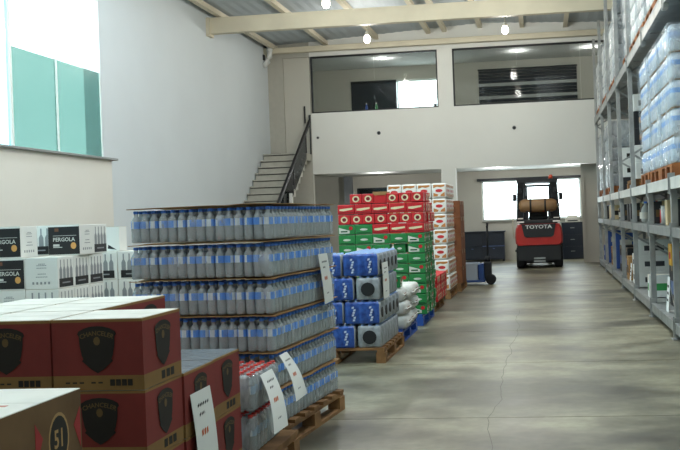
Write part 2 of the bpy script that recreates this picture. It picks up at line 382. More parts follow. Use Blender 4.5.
def beam(y, z0, z1, label, n):
    m = MB().box(-7.3, 3.3, y - .09, y + .09, z0, z0 + .03).box(-7.3, 3.3, y - .09, y + .09, z1 - .03, z1).box(-7.3, 3.3, y - .08, y + .08, z0 + .03, z1 - .03)
    o = struct('trim_%d' % n, m, beamc, label, 'roof beam'); pt('bracket', MB().box(-7.3, -7.22, y - .14, y + .14, z0 - .06, z1), beamc, o); return o
beam(20.45, 5.61, 5.96, 'cream steel roof beam spanning the hall in front of the mezzanine', 4)
beam(24.8, 5.88, 6.02, 'slim cream roof beam along the top of the mezzanine wall', 5)
pipe = mat('white_pvc', 'd9dcd9', .4)
dp = thing('rain_pipe', 'white plastic rainwater pipe with an elbow in the roof corner', 'pipe', (-7.2, 24.62, 0))
pt('pipe', MB().tube([(.08, 0, 6.08), (.08, 0, 5.84), (.075, 0, 5.76), (.04, 0, 5.67), (-.1, 0, 5.53)], .07, 12), pipe, dp); pt('collar', MB().lathe([(.082, 5.92), (.082, 6.03)], 12, (.08, 0, 0)), pipe, dp)
pt('wall_socket', MB().box(-.1, -.06, -.05, .05, 5.7, 5.84), dark, dp)
for (x, z, n) in ((-4.32, 3.65, 'left'), (-.72, 3.62, 'right'), (-5.98, 3.6, 'stair')):
    t = thing('vent_cap', {'left': 'small round dark cap on the mezzanine wall below the left office window', 'right': 'small round dark cap on the mezzanine wall below the right office window', 'stair': 'tiny dark cap on the mezzanine wall beside the stair handrail'}[n], 'vent cap', (x, 25, z))
    r = .05 if n != 'stair' else .035
    pt('ring', MB().lathe([(r, 0), (r, .02), (r * .7, .025)], 14, axis='y'), mat('grey_cap', '5a5d60', .5), t); pt('core', MB().lathe([(r * .6, .02), (r * .55, .03)], 12, axis='y'), dark, t)

# pendant lamps
bulb = mat('lit_bulb', 'fff6e4', .3, emit=14)
def lamp_proto():
    t = thing('pendant_lamp', 'x', 'lamp', group='pendant lamps of the hall')
    pt('stem', MB().tube([(0, 0, .09), (0, 0, .72)], .012, 6), beamc, t)
    pt('holder', MB().lathe([(.05, .08), (.055, .1), (.03, .17), (.02, .18)], 12), cardw, t)
    pt('bulb', MB().lathe([(.01, -.1), (.05, -.085), (.075, -.04), (.08, -.005), (.07, .04), (.05, .08)], 14), bulb, t)
    l = bpy.data.lights.new('lamp_light', 'POINT'); l.energy = LAMP_W; l.shadow_soft_size = .11; l.color = (1, .96, .88)
    lo = bpy.data.objects.new('lamp_light', l); lo.location = (0, 0, -.19); link(lo, t); return Proto(t)
LP = lamp_proto()
LAMPS = [(-4.0, 22.0, 5.6, 'bright pendant lamp above the left office window'), (-.76, 22.0, 5.62, 'bright pendant lamp above the right office window'),
         (-4.05, 18.0, 5.57, 'bright pendant lamp cut by the top of the picture, before the beam'), (-.75, 18, 5.6, 'pendant lamp before the beam over the aisle'),
         (-4.05, 13, 5.57, 'pendant lamp over the water stacks'), (-.75, 13, 5.6, 'pendant lamp over the middle of the aisle'),
         (-4.05, 8, 5.57, 'pendant lamp over the wine cases'), (-.75, 8, 5.6, 'pendant lamp over the near aisle')]
for x, y, z, l in LAMPS: LP.put((x, y, z), 0, l)
for x, y, z in ((-4.4, 26.6, 5.9), (-.6, 26.6, 5.9), (1.4, 26.6, 5.9), (-4.6, 26.4, 2.66), (-1.3, 26.4, 2.66), (.7, 26.4, 2.66)):  # the low ones under the mezzanine are added to brighten the wall there
    t = thing('ceiling_and_fill_spot', 'round lit spot in the %s' % {-4.4: 'office ceiling behind the left window', -.6: 'office ceiling, middle of the right window', 1.4: 'office ceiling, far right of the right window',
              -4.6: 'mezzanine underside above the dark glazed opening, added fill lamp', -1.3: 'mezzanine underside left of the forklift, added fill lamp', .7: 'mezzanine underside right of the forklift, added fill lamp'}[x], 'ceiling light', (x, y, z))
    pt('ring', MB().lathe([(.1, 0), (.1, -.015), (.07, -.02)], 16, cap=False), cardw, t); pt('lens', MB().lathe([(.075, -.006), (.07, -.014)], 16), mat('lit_lens', 'fff8ec', .3, emit=6), t)
    l = bpy.data.lights.new('spot_light', 'POINT'); l.energy = 14 if z > 5 else 26; l.shadow_soft_size = .06; lo = bpy.data.objects.new('spot_light', l); lo.location = (0, 0, -.1); link(lo, t)

# ------------------------------------------------------------------ staircase
st = thing('staircase', 'pale concrete staircase with black handrail climbing to the office', 'staircase', (-6.73, 20.05, 0))
NS = 18; rise = 3.16 / NS; run = .245
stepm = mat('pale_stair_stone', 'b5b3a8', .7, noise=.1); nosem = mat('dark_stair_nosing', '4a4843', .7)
for k in range(NS):
    s_ = pt('step', MB().box(-.54, .55, k * run, (k + 1) * run + .02, max(0, k * rise - .12), (k + 1) * rise - .03), stepm, st)
    pt('nosing', MB().box(-.54, .55, k * run - .03, (k + 1) * run + .02, (k + 1) * rise - .03, (k + 1) * rise), stepm, s_)
    pt('dark_nosing_edge', MB().box(-.54, .55, k * run - .012, k * run, (k + 1) * rise - .055, (k + 1) * rise - .03), nosem, s_)  # dark lower edge of the tread nosing
pt('landing', MB().box(-.55, .55, NS * run + .02, 4.94, 2.98, 3.158), stepm, st)
pt('door_mat', MB().rbox(-.5, -.2, 4.62, 4.9, 3.158, 3.2, .005), dark, st)
def rp(y, dz): return (.55, y, max(0, .8 + .675 * (y - .2)) + dz - .87)
rail = pt('handrail', MB().bar(rp(.2, .95), rp(4.9, .95), .06, .085).bar(rp(4.9, .9), (.55, 4.92, 4.22), .05, .05), blackm, st)
rail['label'] = 'black handrail with dark glass infill'
dg_ = clear_mat('dark_railing_glass', '23282c', .45, .1, '8b9599')
for a in (0.3, 1.7, 3.1):
    b = a + 1.3
    pt('glass_panel', MB().prism([(a, rp(a, .25)[2]), (b, rp(b, .25)[2]), (b, rp(b, .86)[2]), (a, rp(a, .86)[2])], .544, .556, 'x'), dg_, rail)
for y in (.22, 1.65, 3.05, 4.42): pt('post', MB().box(.535, .565, y - .02, y + .02, (y / run) * rise, rp(y, .92)[2]), blackm, rail)
pt('wall_post', MB().box(.535, .565, 4.9, 4.93, 3.16, 4.08), blackm, rail)

pt('stub_post', MB().rbox(.59, .66, 2.4, 2.47, 1.6, 2.06, .008), white, st)

# ------------------------------------------------------------------ pallets
def make_pallet(name, w, d, m, label, h=.145):
    t = thing(name, label, 'pallet')
    n = 7
    for k in range(n):
        c = -d / 2 + .05 + k * (d - .1) / (n - 1); pt('deck_board', MB().box(-w / 2, w / 2, c - .047, c + .047, h - .022, h), m, t)
    for x in (-w / 2 + .04, 0, w / 2 - .04):
        pt('stringer', MB().box(x - .035, x + .035, -d / 2, d / 2, h - .044, h - .022), m, t)
        for y in (-d / 2 + .06, 0, d / 2 - .06): pt('block', MB().box(x - .045, x + .045, y - .06, y + .06, .022, h - .044), m, t)
        pt('bottom_board', MB().box(x - .045, x + .045, -d / 2, d / 2, 0, .022), m, t)
    return Proto(t)
PW = make_pallet('wooden_pallet', 1.0, 1.22, wood, 'x')
PB = make_pallet('blue_pallet', 1.0, 1.2, mat('blue_plastic', '2c55a8', .5), 'x')
PH = make_pallet('half_pallet', .9, .62, wood, 'x')
PW.put((-2.055, 6.235, 0), math.radians(-5), 'wooden pallet under the tall stack of clear water bottles')
PH.put((-1.95, 5.19, 0), 0, 'small wooden pallet under the red-capped bottle packs')
PW.put((-2.1, 4.25, 0), 0, 'wooden pallet under the dark red cartons')
PW.put((-2.12, 2.5, 0), 0, 'wooden pallet under the kraft carton in the near corner')
PW.put((-2.06, 9.52, 0), 0, 'wooden pallet under the blue drink packs')
PB.put((-2.1, 10.88, 0), 0, 'blue plastic pallet under the white sacks')
PB.put((-2.08, 12.5, 0), 0, 'blue plastic pallet under the green and red cartons')
PW.put((-2.12, 14.15, 0), 0, 'wooden pallet under the low stack of red cartons')
PW.put((-2.1, 16.2, 0), 0, 'wooden pallet under the tall white packs')
PW.put((-2.05, 17.7, 0), 0, 'wooden pallet under the brown cartons by the pallet jack')
PW.put((-5.36, 9.6, 0), 0, 'wooden pallet under the near white wine cases')
PW.put((-5.02, 11.0, 0), 0, 'wooden pallet under the far white wine cases')

# ------------------------------------------------------------------ bottles
clearb = clear_mat('clear_bottle_plastic', 'dde1e3', .52, .05, 'e6ebee', bump=.35)
bluecap = mat('blue_cap', '4a84e8', .4); bluelab = mat('blue_label', '5f9bf0', .4); whitelab = mat('white_label_print', 'dfe6ee', .5)
redcap = mat('red_cap', 'cf3228', .4); palelab = mat('pale_blue_label', '9fb6d2', .5)
film = clear_mat('shrink_film', 'eef1f2', .86, .08, 'fafbfb', bump=.7)
def wrinkle(m, lo, hi, scale, stretch):
    # crumpled film: streaks that let more or less light through
    nt = m.node_tree; mx = [n for n in nt.nodes if n.type == 'MIX_SHADER'][0]
    tc = nt.nodes.new('ShaderNodeTexCoord'); mp = nt.nodes.new('ShaderNodeMapping'); mp.inputs['Scale'].default_value = stretch
    oi = nt.nodes.new('ShaderNodeObjectInfo'); ad = nt.nodes.new('ShaderNodeVectorMath'); ad.operation = 'ADD'
    n = nt.nodes.new('ShaderNodeTexNoise'); n.inputs['Scale'].default_value = scale; n.inputs['Detail'].default_value = 3
    r = nt.nodes.new('ShaderNodeMapRange'); r.inputs[1].default_value = .4; r.inputs[2].default_value = .68; r.inputs[3].default_value = hi; r.inputs[4].default_value = lo
    nt.links.new(tc.outputs['Object'], ad.inputs[0]); nt.links.new(oi.outputs['Location'], ad.inputs[1]); nt.links.new(ad.outputs[0], mp.inputs[0])
    nt.links.new(mp.outputs[0], n.inputs['Vector']); nt.links.new(n.outputs['Fac'], r.inputs[0]); nt.links.new(r.outputs[0], mx.inputs[0])
wrinkle(film, .68, .98, 14, (1, 1, .35))
BR = .0302; BP = .062
BPROF = [(.024, 0), (BR, .008), (BR * .95, .03), (BR, .045), (BR * .95, .06), (BR, .078), (BR, .134), (.022, .154), (.0125, .168), (.0125, .18), (.0125, .188)]
LPROF = [(BR + .0008, .09), (BR + .0008, .134)]
CPROF = [(.0155, .182), (.0155, .198), (.013, .2)]
def label_mb(rot, n=12, main=0):
    mb = MB(); vs = []; fs = []
    for k in range(n):
        a = 2 * PI * k / n + rot; c, s = math.cos(a), math.sin(a)
        for r, z in LPROF: vs.append((r * c, r * s, z))
    for k in range(n): mb.add([], [], 0)
    for k in range(n):
        k2 = (k + 1) % n; o = len(mb.v)
        mb.v += [vs[2 * k], vs[2 * k2], vs[2 * k2 + 1], vs[2 * k + 1]]; mb.f.append([o, o + 1, o + 2, o + 3]); mb.m.append(1 if k in (0, 1, 5, 8) else 0); mb.s.append(False)
    return mb
M_B = MB().lathe(BPROF, 12).mesh('bottle', clearb)
M_L = [label_mb(r).mesh('label', [bluelab, whitelab]) for r in (0, .9, 2.0, 3.1, 4.2, 5.3)]
M_C = MB().lathe(CPROF, 10).mesh('cap', bluecap)
M_CR = MB().lathe(CPROF, 10).mesh('cap', redcap)
M_LR = label_mb(.5).mesh('label', [palelab, whitelab])
def inner_mesh(cells, capm, labm):
    mb = MB()
    for i, j in cells:
        c = ((i - 1) * BP, (j - 1.5) * BP, 0)
        mb.lathe([(BR, .0), (BR, .136), (.0135, .172), (.0125, .186)], 8, c, 0, cap=False); mb.lathe([(BR + .001, .09), (BR + .001, .134)], 8, c, 1, cap=False); mb.lathe(CPROF, 8, c, 2)
    return mb.mesh('bottles', [clearb, labm, capm])
M_FILM = MB().rbox(-1.5 * BP, 1.5 * BP, -2 * BP, 2 * BP, .002, .158, .026, seg=3, smooth=True).mesh('shrink_wrap', film)
ALLC = [(i, j) for i in range(3) for j in range(4)]
filmw = clear_mat('milky_shrink_film', 'f2f3f3', .7, .08, 'fafbfb', bump=.7)
wrinkle(filmw, .45, .85, 14, (1, 1, .35))
M_FILMW = MB().rbox(-1.5 * BP, 1.5 * BP, -2 * BP, 2 * BP, .002, .192, .022, seg=3, smooth=True).mesh('shrink_wrap', filmw)
def bottle_pack(name, vis, capme, labmes, capm, labm, cat='bottle pack', fm=None):
    t = thing(name, 'x', cat)
    for i, j in vis:
        b = ob('bottle', M_B, t, ((i - 1) * BP, (j - 1.5) * BP, 0))
        ob('label', labmes[(i * 5 + j * 3) % len(labmes)], b); ob('cap', capme, b)
    rest = [c for c in ALLC if c not in vis]
    tag(ob('bottles', inner_mesh(rest, capm, labm), t), kind='stuff')
    ob('shrink_wrap', fm or M_FILM, t)
    return Proto(t)
front = [(i, 0) for i in range(3)]; side = [(2, j) for j in range(4)]; left = [(0, j) for j in range(4)]
WPF = bottle_pack('water_pack', front, M_C, M_L, bluecap, bluelab)
WPC = bottle_pack('water_pack', front + side[1:], M_C, M_L, bluecap, bluelab)
WPS = bottle_pack('water_pack', side, M_C, M_L, bluecap, bluelab)
WPL = bottle_pack('water_pack', front + left[1:], M_C, M_L, bluecap, bluelab)
phi = math.radians(-5); ax, ay = -2.58, 5.66
def wpos(lx, ly): return (ax + lx * math.cos(phi) - ly * math.sin(phi), ay + lx * math.sin(phi) + ly * math.cos(phi))
PXW, PYW = .1875, .2485
def sheet_mesh(seed):
    r = random.Random(seed); nx, ny = 10, 12; w, d = 5 * PXW + .016, 5 * PYW + .016; vs = []; fs = []
    for j in range(ny + 1):
        for i in range(nx + 1):
            e = max(abs(i / nx - .5), abs(j / ny - .5)); dz = r.uniform(-.0015, .0015)
            if e > .49: dz += r.uniform(-.003, .003)
            if i == 0 and j < 2: dz -= .006
            vs.append((-.008 + w * i / nx, -.008 + d * j / ny, .003 + dz))
    for j in range(ny):
        for i in range(nx): a = j * (nx + 1) + i; fs.append((a, a + 1, a + nx + 2, a + nx + 1))
    n = len(vs); vs2 = vs + [(x, y, z + .004) for x, y, z in vs]
    fs2 = fs + [tuple(i + n for i in f)[::-1] for f in fs]
    ring = [i for i in range(nx + 1)] + [j * (nx + 1) + nx for j in range(1, ny + 1)] + [ny * (nx + 1) + i for i in range(nx - 1, -1, -1)] + [j * (nx + 1) for j in range(ny - 1, 0, -1)]
    for a, b in zip(ring, ring[1:] + ring[:1]): fs2.append((a, b, b + n, a + n))
    return MB().add(vs2, fs2).mesh('cardboard_sheet', card)
FPOS = ['at the left front corner', 'second from left in front', 'middle of the front', 'fourth from left in front', 'at the right front corner']
for lay in range(6):                                                  # lay 0 is the top layer
    z = .146 + (5 - lay) * .2265; ln = nth(lay, 6)
    jx = rnd(-.006, .006); jy = rnd(-.006, .006)
    for i in range(5):
        P = WPL if i == 0 else WPC if i == 4 else WPF
        x, y = wpos((i + .5) * PXW + jx, PYW / 2 + jy)
        P.put((x, y, z), phi, 'pack of clear water bottles, %s layer, %s of the tall stack' % (ln, FPOS[i]), 'water packs of the tall stack')
    for j in range(1, 5):
        x, y = wpos(4.5 * PXW + jx, (j + .5) * PYW + jy)
        WPS.put((x, y, z), phi, 'pack of clear water bottles, %s layer, %s along the right side' % (ln, ['', 'second', 'third', 'fourth', 'rearmost'][j]), 'water packs of the tall stack')
    o = ob('cardboard_sheet', sheet_mesh(lay), None, (*wpos(0, 0), z + .2095), (0, 0, phi))
    tag(o, 'brown cardboard sheet lying on the %s layer of the water stack' % ln, 'cardboard sheet', 'cardboard sheets of the water stack')
# red-capped packs
RPC = bottle_pack('red_cap_pack', side, M_CR, [M_LR], redcap, palelab, fm=M_FILMW); RPI = bottle_pack('red_cap_pack', [(2, 3)], M_CR, [M_LR], redcap, palelab, fm=M_FILMW)
for lay in range(2):
    z = .147 + (1 - lay) * .223
    for j in range(2):
        for i in range(4):
            (RPC if i == 3 else RPI).put((-1.675 - (3 - i) * .188, 5.05 + j * .254 + rnd(-.002, .002), z + 0.001), 0,
                'red-capped bottle pack, %s layer, %s row, %s from the aisle' % (['upper', 'lower'][lay], ['near', 'far'][j], ORD[3 - i]), 'red-capped bottle packs')

# price signs hanging on the stacks
def sign(label, p0, p1, q0, q1, bulge=.02):
    """paper strip between its top edge p0-p1 and its bottom edge q0-q1"""
    t = thing('price_sign', label, 'sign', p0); P0, P1, Q0, Q1 = map(Vector, (p0, p1, q0, q1)); n = 8
    nrm = (P1 - P0).cross(Q0 - P0).normalized(); nrm = nrm if nrm.x > 0 else -nrm
    def S_(u, v, off=0): return (P0.lerp(P1, u).lerp(Q0.lerp(Q1, u), v) + nrm * (bulge * math.sin(PI * v) + off) - P0)[:]
    vs = []; fs = []
    for off in (0, .0012):
        for k in range(n + 1): vs += [S_(0, k / n, off), S_(1, k / n, off)]
    o = 2 * n + 2
    for k in range(n): a = 2 * k; fs += [(a, a + 1, a + 3, a + 2), (o + a, o + a + 2, o + a + 3, o + a + 1), (a, a + 2, o + a + 2, o + a), (a + 1, o + a + 1, o + a + 3, a + 3)]
    pt('sheet', MB().add(vs, fs), paper, t)
    pr = MB()
    def dash(u0, u1, v0, v1, m): pr.add([S_(u0, v0, .002), S_(u1, v0 - .02, .002), S_(u1, v1 - .02, .002), S_(u0, v1, .002)], [(0, 1, 2, 3)], m)
    for (u0, u1, v, m, h) in ((.25, .8, .16, 0, .03), (.28, .55, .27, 0, .03), (.28, .6, .47, 1, .07), (.35, .6, .8, 0, .02)):
        k = u0
        while k < u1: dash(k, min(u1, k + .09), v, v + h, m); k += .12
    pt('print', pr, [ink, redink], t); return t
sign('tall white price sign hanging on the side of the dark red cartons', (-1.607, 4.09, .62), (-1.607, 4.34, .62), (-1.58, 4.1, .24), (-1.58, 4.36, .24), .006)
sign('tilted white price sign flaring from the red-capped packs, nearer the cartons', (-1.572, 5.02, .55), (-1.572, 5.24, .55), (-1.46, 4.87, .26), (-1.46, 5.14, .25))
sign('tilted white price sign between red-capped packs and water stack', (-1.572, 5.4, .6), (-1.572, 5.56, .6), (-1.45, 5.29, .35), (-1.45, 5.54, .35))
sign('narrow white sign on the aisle side of the water stack', (-1.545, 6.33, 1.15), (-1.53, 6.53, 1.15), (-1.53, 6.42, .8), (-1.515, 6.62, .81), .004)
sign('white sign on the aisle side of the blue drink packs', (-1.575, 9.0, .95), (-1.575, 9.34, .95), (-1.565, 8.98, .6), (-1.565, 9.32, .6), .004)

# ------------------------------------------------------------------ dark red cartons
redc = mat('dark_red_carton', '842e29', .7, noise=.15, scale=5); shieldm = mat('black_brown_print', '1f1913', .7); goldp = mat('gold_print', '6b5430', .7)
BW, BH = .39, .29
def shield_poly(w, h):
    r = [(0, .5), (.17, .49), (.34, .45), (.47, .39), (.5, .33), (.46, .28), (.45, .1), (.4, -.12), (.36, -.2), (.4, -.24), (.33, -.29), (.16, -.42), (0, -.5)]
    p = [(x * w, z * h) for x, z in r]; return p + [(-x, z) for x, z in p[-2:0:-1]]
def emblem(parent, face, s, toppy=True):
    off = {'-y': (0, -BW / 2 - .0012, .165), '+x': (BW / 2 + .0012, 0, .165)}[face]
    mb = MB(); merge(mb, MB().prism(shield_poly(.165 * s, .19 * s), -.0006, .0006), off, 0, face)
    e = pt('emblem', mb, shieldm, parent)
    mb = MB(); d = .0012; o2 = (off[0] + (d if face == '+x' else 0), off[1] - (d if face == '-y' else 0), off[2])
    merge(mb, text_mb('CHANCELER', .026 * s, 0, .16 * s), (o2[0], o2[1], o2[2] + .066 * s), 0, face)
    merge(mb, MB().prism([(.014 * s * math.cos(a * PI / 5), .018 * s * math.sin(a * PI / 5)) for a in range(10)], 0, .0004), (o2[0], o2[1], o2[2] + .035 * s), 0, face)
    pt('lettering', mb, goldp, e)
def red_carton(top=cardw):
    t = thing('red_carton', 'x', 'carton'); w = BW / 2 - .0015
    b = MB().box(-w, w, -w, w, .06, BH - .004, 0); b.box(-w, w, -w, w, 0, .06, 1); b.box(-w - .0006, w + .0006, -w - .0006, w + .0006, BH - .014, BH - .0035, 1)
    pt('body', b, [redc, cardd], t)
    for s in (-1, 1):
        pt('flap', MB().box(-w + .005, w - .005, min(s * .002, s * (w - .005)), max(s * .002, s * (w - .005)), BH - .0035, BH - .001), top, t)
    emblem(t, '-y', 1); emblem(t, '+x', 1)
    pr = MB()
    for x in (.05, .075, .1, .125): pr.box(x, x + .02, -w - .001, -w, .018, .044)
    for y in (-.02, .03, .075): pr.box(w, w + .001, y, y + .035, .014, .048)
    for x in (-.14, -.11, -.08, -.03, .0): pr.box(x, x + .018, -w - .001, -w, .028, .034)
    pt('print', pr, shieldm, t); return Proto(t)
RC = red_carton(); RC2 = red_carton(mat('grey_film_top', '7d868b', .25, bump=.5, bscale=25))
cols = [-1.815 - k * (BW + .003) for k in range(3)]; rows = [3.845 + k * (BW + .003) for k in range(3)]
CN = ['aisle', 'second', 'third']
for (c, r) in ((0, 0), (1, 0), (2, 0), (1, 1), (2, 1), (1, 2), (2, 2)):
    RC.put((cols[c], rows[r], .146 + 2 * BH), rnd(-.012, .012), 'dark red carton with black shield, top layer, %s row, %s column' % (['front', 'middle', 'rear'][r], CN[c]), 'dark red cartons')
for lay in (1, 0):
    for r in range(3):
        for c in range(3):
            RC2.put((cols[c] + (.008 if r == 1 else 0), rows[r], .146 + lay * BH), 0, 'dark red carton with black shield, %s layer, %s row, %s column' % (['bottom', 'middle'][lay], ['front', 'middle', 'rear'][r], CN[c]), 'dark red cartons')

# kraft carton with the 51 mark
kr = mat('dull_kraft', '745737', .85, noise=.25, scale=5, alt='63482b'); kred = mat('carton_red', 'a02a2a', .7)
def kraft51():
    t = thing('kraft_carton', 'x', 'carton'); w, d, h = .165, .26, .342; eo = .105
    pt('body', MB().box(-w, w, -d, d, 0, h - .004), kr, t)
    pt('flap', MB().box(-w, w, -d, -.002, h - .004, h - .001), cardw, t); pt('flap', MB().box(-w, w, .002, d, h - .004, h - .001), cardw, t)
    e = MB(); n = 20; ov = [(.058 * math.cos(2 * PI * k / n), .078 * math.sin(2 * PI * k / n)) for k in range(n)]
    merge(e, MB().prism(ov, -.0005, .0005), (w + .001, eo, .2), 0, '+x')
    em = pt('emblem', e, shieldm, t)
    ri = MB()
    for k in range(n):
        a, b = ov[k], ov[(k + 1) % n]; q = 1.14
        ri.add([(a[0], 0, a[1]), (b[0], 0, b[1]), (b[0] * q, 0, b[1] * q), (a[0] * q, 0, a[1] * q)], [(0, 1, 2, 3)])
    r2 = MB(); merge(r2, ri, (w + .0012, eo, .2), 0, '+x'); merge(r2, text_mb('51', .085), (w + .0022, eo, .2), 0, '+x', .8)
    pt('lettering', r2, mat('tan_print', 'b08d5b', .8), em)
    rd = MB()
    for s in (-1, 1):
        dm = MB().prism([(s * .145 - .0, .09), (s * .145 + (-.045 if s > 0 else .045), .035), (s * .145, -.05)], -.0005, .0005); merge(rd, dm, (w + .001, eo, .19), 0, '+x')
    pt('diamond_print', rd, kred, t)
    tp = MB()
    for k in range(4): tp.box(-.1 + k * .05, -.07 + k * .05, -.06, -.04, h - .001, h)
    pt('print', tp.box(-.09, -.03, .03, .05, h - .001, h), mat('pink_print', 'd08a78', .8), t)
    pt('white_slip', MB().box(w, w + .001, -.12, .0, .0, .13), paper, t)
    return Proto(t)
K5 = kraft51()
K5.put((-1.785, 2.86, .49), 0, 'kraft carton marked 51 with white top in the near corner, upper layer', 'kraft cartons marked 51')
K5.put((-1.785, 2.86, .146), 0, 'kraft carton marked 51 below the near corner one', 'kraft cartons marked 51')
K5.put((-2.12, 2.86, .146), 0, 'kraft carton marked 51, lower layer, away from the aisle', 'kraft cartons marked 51')

# ------------------------------------------------------------------ white wine cases
whitec = mat('white_case_carton', 'e2e3df', .65); blackp = mat('black_case_panel', '17191d', .5); greyp = mat('grey_print', '8f9396', .7); seal = mat('orange_seal', 'd9a05a', .5); sealb = mat('brown_logo', '6b4531', .6)
CWd, CD, CH = .355, .325, .322
def wine_case(kind):
    t = thing('wine_case', 'x', 'carton'); w, d, h = CWd / 2 - .002, CD / 2 - .002, CH - .002
    pt('body', MB().rbox(-w, w, -d, d, 0, h - .003, .004, seg=1), whitec, t)
    for s in (-1, 1): pt('flap', MB().box(-w + .003, w - .003, min(s * .002, s * (d - .003)), max(s * .002, s * (d - .003)), h - .003, h), cardw, t)
    def black_panel(face, half):
        m = MB(); D = d if face == '-y' else w; H = w if face == '-y' else d
        off = (0, -D - .001, 0) if face == '-y' else (D + .001, 0, 0); o2 = (0, -D - .0022, 0) if face == '-y' else (D + .0022, 0, 0); o3 = (0, -D - .003, 0) if face == '-y' else (D + .003, 0, 0)
        merge(m, MB().box(-H + .004, H - .004, -.0008, .0008, .012, h - .02), off, 0, face); p = pt('label_panel', m, blackp, t)
        x = MB(); merge(x, text_mb('PERGOLA', .056), (o2[0], o2[1], .165), 0, face); merge(x, MB().box(-.12, .14, 0, .0003, .205, .209).box(-.12, -.05, 0, .0003, .095, .118).box(-.12, -.02, 0, .0003, .082, .09), o2, 0, face)
        pt('lettering', x, mat('white_print', 'cfd0cc', .6), p)
        x = MB(); merge(x, MB().prism([(.031 * math.cos(k * PI / 7), .035 * math.sin(k * PI / 7)) for k in range(14)], 0, .0004), (o3[0] + (.105 if face == '-y' else 0), o3[1] + (.105 if face == '+x' else 0), .1), 0, face); pt('seal', x, seal, p)
        x = MB(); merge(x, MB().box(-.1, -.055, 0, .0004, .25, .285), o2, 0, face); pt('logo', x, sealb, p)
    def text_side(face):
        m = MB(); D = d if face == '-y' else w; off = (0, -D - .0012, 0) if face == '-y' else (D + .0012, 0, 0)
        b = MB()
        for (z, hw) in ((.25, .03), (.235, .05), (.21, .05), (.15, .04), (.12, .06)):
            k = -hw
            while k < hw: b.box(k, k + .014, 0, .0006, z, z + .008); k += .018
        for k in range(5): b.box(-.1 + k * .042, -.08 + k * .042, 0, .0006, .05, .075)
        merge(m, b, off, 0, face); pt('print', m, greyp, t)
    def bottle_side(face):
        D = d if face == '-y' else w; off = (0, -D - .0012, 0) if face == '-y' else (D + .0012, 0, 0)
        m = MB(); b = MB()
        for k in range(4):
            c = -.105 + k * .07; b.prism([(c - .026, .1), (c + .026, .1), (c + .026, .19), (c + .008, .225), (c + .008, .29), (c - .008, .29), (c - .008, .225), (c - .026, .19)], 0, .0006)
        merge(m, b, off, 0, face); pt('bottle_print', m, greyp, t)
        m = MB(); merge(m, MB().box(-.14, .14, 0, .0007, .014, .1), off, 0, face); p = pt('label_panel', m, blackp, t)
        m = MB(); merge(m, MB().box(-.08, .08, -.001, 0, .05, .064), off, 0, face); pt('print', m, greyp, p)
    if kind == 'A': black_panel('-y', 0); text_side('+x')
    if kind == 'B': text_side('-y'); bottle_side('+x')
    if kind == 'C': bottle_side('-y'); bottle_side('+x')
    return Proto(t)
WA, WB, WC = wine_case('A'), wine_case('B'), wine_case('C')
g = 'white wine cases on the near pallet'
z0 = .146; xr = -4.86
for lay in range(3):
    z = z0 + lay * CH; ln = ['bottom', 'second', 'third'][lay]
    for i in range(3):
        P = (WB, WA, WA)[i] if lay == 2 else (WC, WB, WA)[i]
        P.put((xr - CWd / 2 - i * (CWd + .002) , 9.0 + CD / 2, z), 0, 'white wine case on the near pallet, %s layer, front row, %s from the aisle' % (ln, ORD[i]), g)
    for j in (1, 2):
        WC.put((xr - CWd / 2, 9.0 + CD / 2 + j * (CD + .004), z), 0, 'white wine case on the near pallet, %s layer, aisle side, %s row' % (ln, ORD[j]), g)
zt = z0 + 3 * CH
WA.put((-5.44, 9.03 + CD / 2, zt), 0, 'wine case with black panel topmost on the near pallet, left one', g)
WA.put((-5.01, 9.42 + CD / 2, zt), 0, 'wine case with black panel topmost on the near pallet, right one', g)
WC.put((-5.39, 9.75, zt), 0, 'white wine case with bottle print behind, between the black panelled ones on top', g)
WC.put((-5.03, 9.92, zt), 0, 'white wine case topmost at the rear aisle corner of the near pallet', g)
g = 'white wine cases on the far pallet'
for lay in range(3):
    for i in range(3):
        WC.put((-4.56 - CWd / 2 - i * (CWd + .004), 10.45 + CD / 2, z0 + lay * CH), 0, 'white wine case on the far pallet, %s layer, %s from the aisle' % (['bottom', 'middle', 'top'][lay], ORD[i]), g)
t = thing('white_carton', 'tall plain white carton standing on the far wine cases', 'carton', (-5.0, 10.62, z0 + 3 * CH))
pt('body', MB().rbox(-.085, .085, -.1, .1, 0, .28, .004, seg=1), whitec, t); pt('flap', MB().box(-.085, .085, -.1, .1, .28, .284), cardw, t); pt('print', MB().prism([(-.06, .03), (.05, .015), (.0, .045), (-.05, .075)], -.1012, -.1), ink, t)

